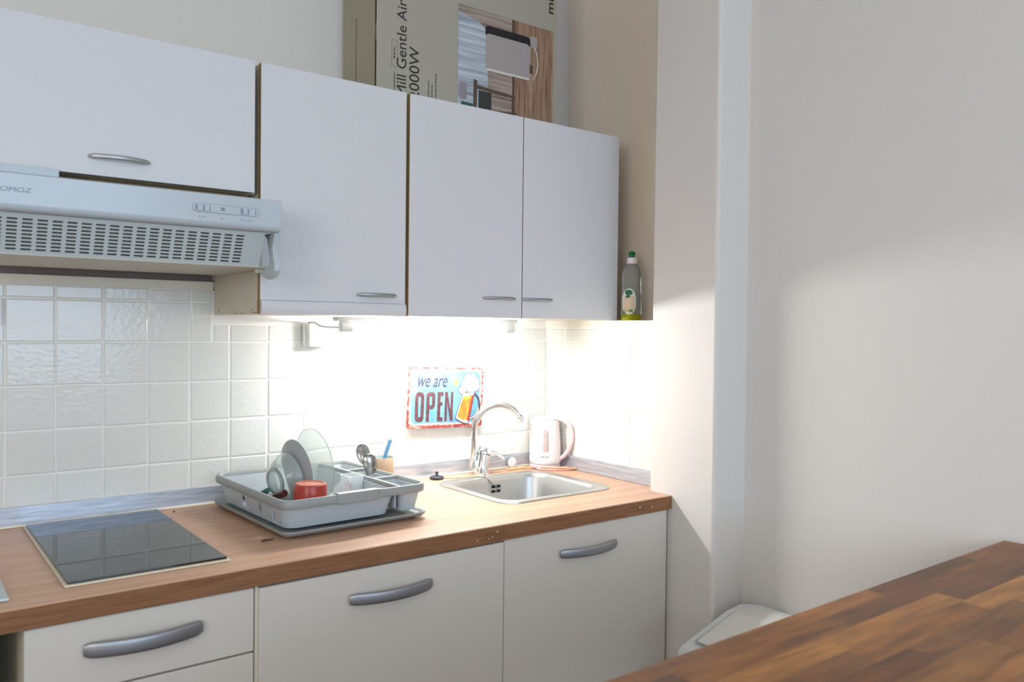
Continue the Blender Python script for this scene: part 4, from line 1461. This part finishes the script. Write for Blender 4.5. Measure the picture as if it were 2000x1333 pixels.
dashes('fine_print', -0.508, 2.05, 2.148, .0028, M['box_ink'], 1)
dashes('fine_print', -0.496, 2.05, 2.138, .0028, M['box_ink'], 2)
dashes('fine_print', -0.482, 2.05, 2.172, .0028, M['box_ink'], 3)
dashes('fine_print', -0.628, 2.05, 2.148, .0032, M['box_ink'], 4)
dashes('fine_print', -0.629, 2.19, 2.225, .0036, M['box_ink'], 5)
dashes('fine_print', 0.030, 2.05, 2.33, .0055, M['box_ink_pale'], 6, True)
b = MB()
for a0, a1, c0, c1 in ((-.638, -.637, 2.165, 2.245), (-.620, -.619, 2.165, 2.245), (-.638, -.619, 2.165, 2.166), (-.638, -.619, 2.244, 2.245)):
    b.box(a0, a1, BYF - .0004, BYF - .0001, c0, c1)
b.build('printed_frame', M['box_ink_pale'], hx)
# printed room photo (turned on its side like the box)
PX0, PX1, PZ0, PZ1 = -0.402, -0.008, 2.048, 2.4095


def pic(name, poly, m, lvl, parent):
    return MB().prism(poly, lambda u_, v_, q__: (u_, BYF - q__, v_), .0002 + lvl * .00025, .0002 + (lvl + 1) * .00025).build(name, m, parent, smooth=0)


pc = pic('printed_photo', rr2(PX0, PX1, PZ0, PZ1, .006), M['pic_wall'], 0, hx)
pic('photo_curtain', [(PX0 + .001, PZ0 + .01), (-.285, PZ0 + .01), (-.285, 2.345), (-.32, 2.37), (PX0 + .001, 2.385)], M['pic_curtain'], 1, pc)
pic('photo_floor', [(-.175, PZ0 + .002), (PX1 - .004, PZ0 + .002), (PX1 - .001, PZ1 - .008), (PX1 - .006, PZ1 - .001), (-.176, PZ1 - .001)], M['pic_floor'], 1, pc)
pic('photo_skirting', [(-.182, PZ0 + .002), (-.174, PZ0 + .002), (-.176, PZ1 - .001), (-.188, PZ1 - .001)], M['pic_brown'], 2, pc)
pic('photo_heater', rr2(-.294, -.108, 2.224, 2.352, .012), M['pic_heater'], 2, pc)
pic('photo_heater_top', rr2(-.296, -.110, 2.330, 2.366, .012), M['pic_dark'], 3, pc)
pic('photo_heater_front', rr2(-.294, -.112, 2.224, 2.341, .014), M['pic_heater'], 4, pc)
pic('photo_heater_edge', [(-.290, 2.222), (-.115, 2.222), (-.112, 2.229), (-.290, 2.229)], M['pic_white'], 5, pc)
pic('photo_foot', rr2(-.112, -.080, 2.335, 2.372, .006), M['pic_heater'], 3, pc)
pic('photo_foot', rr2(-.114, -.098, 2.246, 2.275, .003), M['pic_brown'], 3, pc)
pic('photo_cable', [(-.094, 2.335), (-.082, 2.315), (-.078, 2.285), (-.083, 2.255), (-.098, 2.225), (-.096, 2.225), (-.079, 2.255), (-.074, 2.285), (-.079, 2.318), (-.090, 2.337)], M['pic_white'], 4, pc)
pic('photo_table_top', [(-.341, PZ0 + .01), (-.328, PZ0 + .01), (-.326, 2.182), (-.341, 2.184)], M['pic_brown'], 2, pc)
pic('photo_table_leg', [(-.326, 2.155), (-.172, 2.150), (-.172, 2.157), (-.326, 2.168)], M['pic_brown'], 3, pc)
pic('photo_table_leg', [(-.270, 2.088), (-.165, 2.098), (-.165, 2.104), (-.270, 2.095)], M['pic_brown'], 3, pc)
pic('photo_table_rail', [(-.186, 2.06), (-.180, 2.06), (-.180, 2.16), (-.186, 2.16)], M['pic_brown'], 4, pc)
pic('photo_drawer', [(-.321, PZ0 + .01), (-.270, PZ0 + .01), (-.270, 2.152), (-.321, 2.152)], mat('printed_dark_green', rgb(58, 60, 56), .45), 4, pc)
pic('photo_lamp', rr2(-.398, -.366, 2.112, 2.168, .012), M['pic_lamp'], 2, pc)
pic('photo_lamp_stand', [(-.366, 2.131), (-.342, 2.128), (-.342, 2.138), (-.366, 2.138)], M['pic_lamp'], 3, pc)
pic('photo_lamp_stand', [(-.366, 2.158), (-.342, 2.158), (-.342, 2.162), (-.366, 2.162)], M['pic_lamp'], 3, pc)
pic('photo_book', [(-.388, 2.096), (-.342, 2.094), (-.342, 2.104), (-.388, 2.106)], M['green_plastic'], 3, pc)

hx.scale = (0.963, 0.963, 0.963)
hx.location = (-0.3957, -0.0743, UT)

# ------------------------------------------------------------------ pedal bin in the corner
bn = thing('waste_bin', 'white plastic waste bin with sloping flap lid in the corner', 'bin', (-0.03, -1.0, 0))
x0, x1, y0, y1 = -0.168, 0.130, -1.125, -0.835
MB().loft([[(x0 + .03, y0 + .02, .0005), (x1 - .02, y0 + .02, .0005), (x1 - .02, y1 - .02, .0005), (x0 + .03, y1 - .02, .0005)],
           [(x0 + .006, y0 + .003, .515), (x1 - .003, y0 + .003, .515), (x1 - .003, y1 - .003, .515), (x0 + .006, y1 - .003, .515)]]).build('bin_body', M['bin'], bn, bevel=.02, seg=4)


def lidpoly(i):
    """sloping lid outline: back corners cut; returns xyz of its top rim inset by i"""
    return [Vector((x0 + i, y0 + i, 0.552)), Vector((0.060, y0 + i, 0.613)), Vector((x1 - i, y0 + .045, 0.613)), Vector((x1 - i, y1 - .045, 0.613)),
            Vector((0.085, y1 - i, 0.613)), Vector((0.02, y1 - i, 0.606)), Vector((x0 + i, y1 - i, 0.552))]


lo = [Vector((p.x, p.y, 0.517)) for p in lidpoly(-.004)]
up = lidpoly(0.004)
up2 = [p + Vector((0, 0, -.0)) for p in lidpoly(0.022)]
b = MB()
b.loft([lo, [p + Vector((0, 0, -.016)) for p in lidpoly(-.003)], up, up2], True, True)
lid = b.build('lid', M['bin'], bn, smooth=40, bevel=.003)
b = MB()
fl = [(x0 + .034, y0 + .034), (0.045, y0 + .034), (x1 - .030, y0 + .07), (x1 - .030, y1 - .055), (0.075, y1 - .030), (0.02, y1 - .030), (x0 + .034, y1 - .030)]


def lz(x):
    return 0.552 + (min(x, 0.02) - x0) * (0.054 / (0.02 - x0)) + max(0, x - 0.02) * 0.09


b.loft([[(x, y, lz(x) + .0005) for x, y in fl], [(x, y, lz(x) + .004) for x, y in fl]])
b.build('flap', M['bin_lid'], bn, smooth=0, bevel=.0015)
b = MB()
b.loft([[(cx_ + (x - cx_) * 1.035, cy_ + (y - cy_) * 1.035, lz(x) + .0002) for x, y in fl] for cx_, cy_ in ((-0.02, -0.98),)] + [[(-0.02 + (x + 0.02) * 1.035, -0.98 + (y + 0.98) * 1.035, lz(x) + .0012) for x, y in fl]])
b.build('flap_gap', M['plate_grey'], bn, smooth=0)

# ------------------------------------------------------------------ wooden bar table
TZ, TYF, TXR = 0.935, -1.513, 0.104
tb = thing('bar_table', 'oiled butcher-block wooden table in the foreground', 'table', (-0.75, -1.88, 0))
MB().box(-1.55, TXR, -2.19, TYF, TZ - .040, TZ, .003, 2).build('tabletop', M['butcher'], tb)
for x in (-1.46, 0.02):
    for y in (-2.11, -1.60):
        MB().box(x - .035, x + .035, y - .035, y + .035, .0005, TZ - .0405, .004).build('leg', M['butcher'], tb)
b = MB()
b.box(-1.425, -.015, -1.612, -1.588, TZ - .13, TZ - .041)
b.box(-1.425, -.015, -2.122, -2.098, TZ - .13, TZ - .041)
b.build('apron', M['butcher'], tb)

# ------------------------------------------------------------------ repeats share a group
for o in COL.objects:
    if o.parent is None and 'label' in o:
        k = o.name.split('.')[0]
        g = {'wall_cabinet': 'white wall cabinets in a row', 'base_cabinet': 'white base cabinets under the worktop',
             'spoon': 'metal spoons in the cutlery cup', 'upstand_strip': 'metal strips along the worktop edge'}.get(k)
        if g:
            o['group'] = g
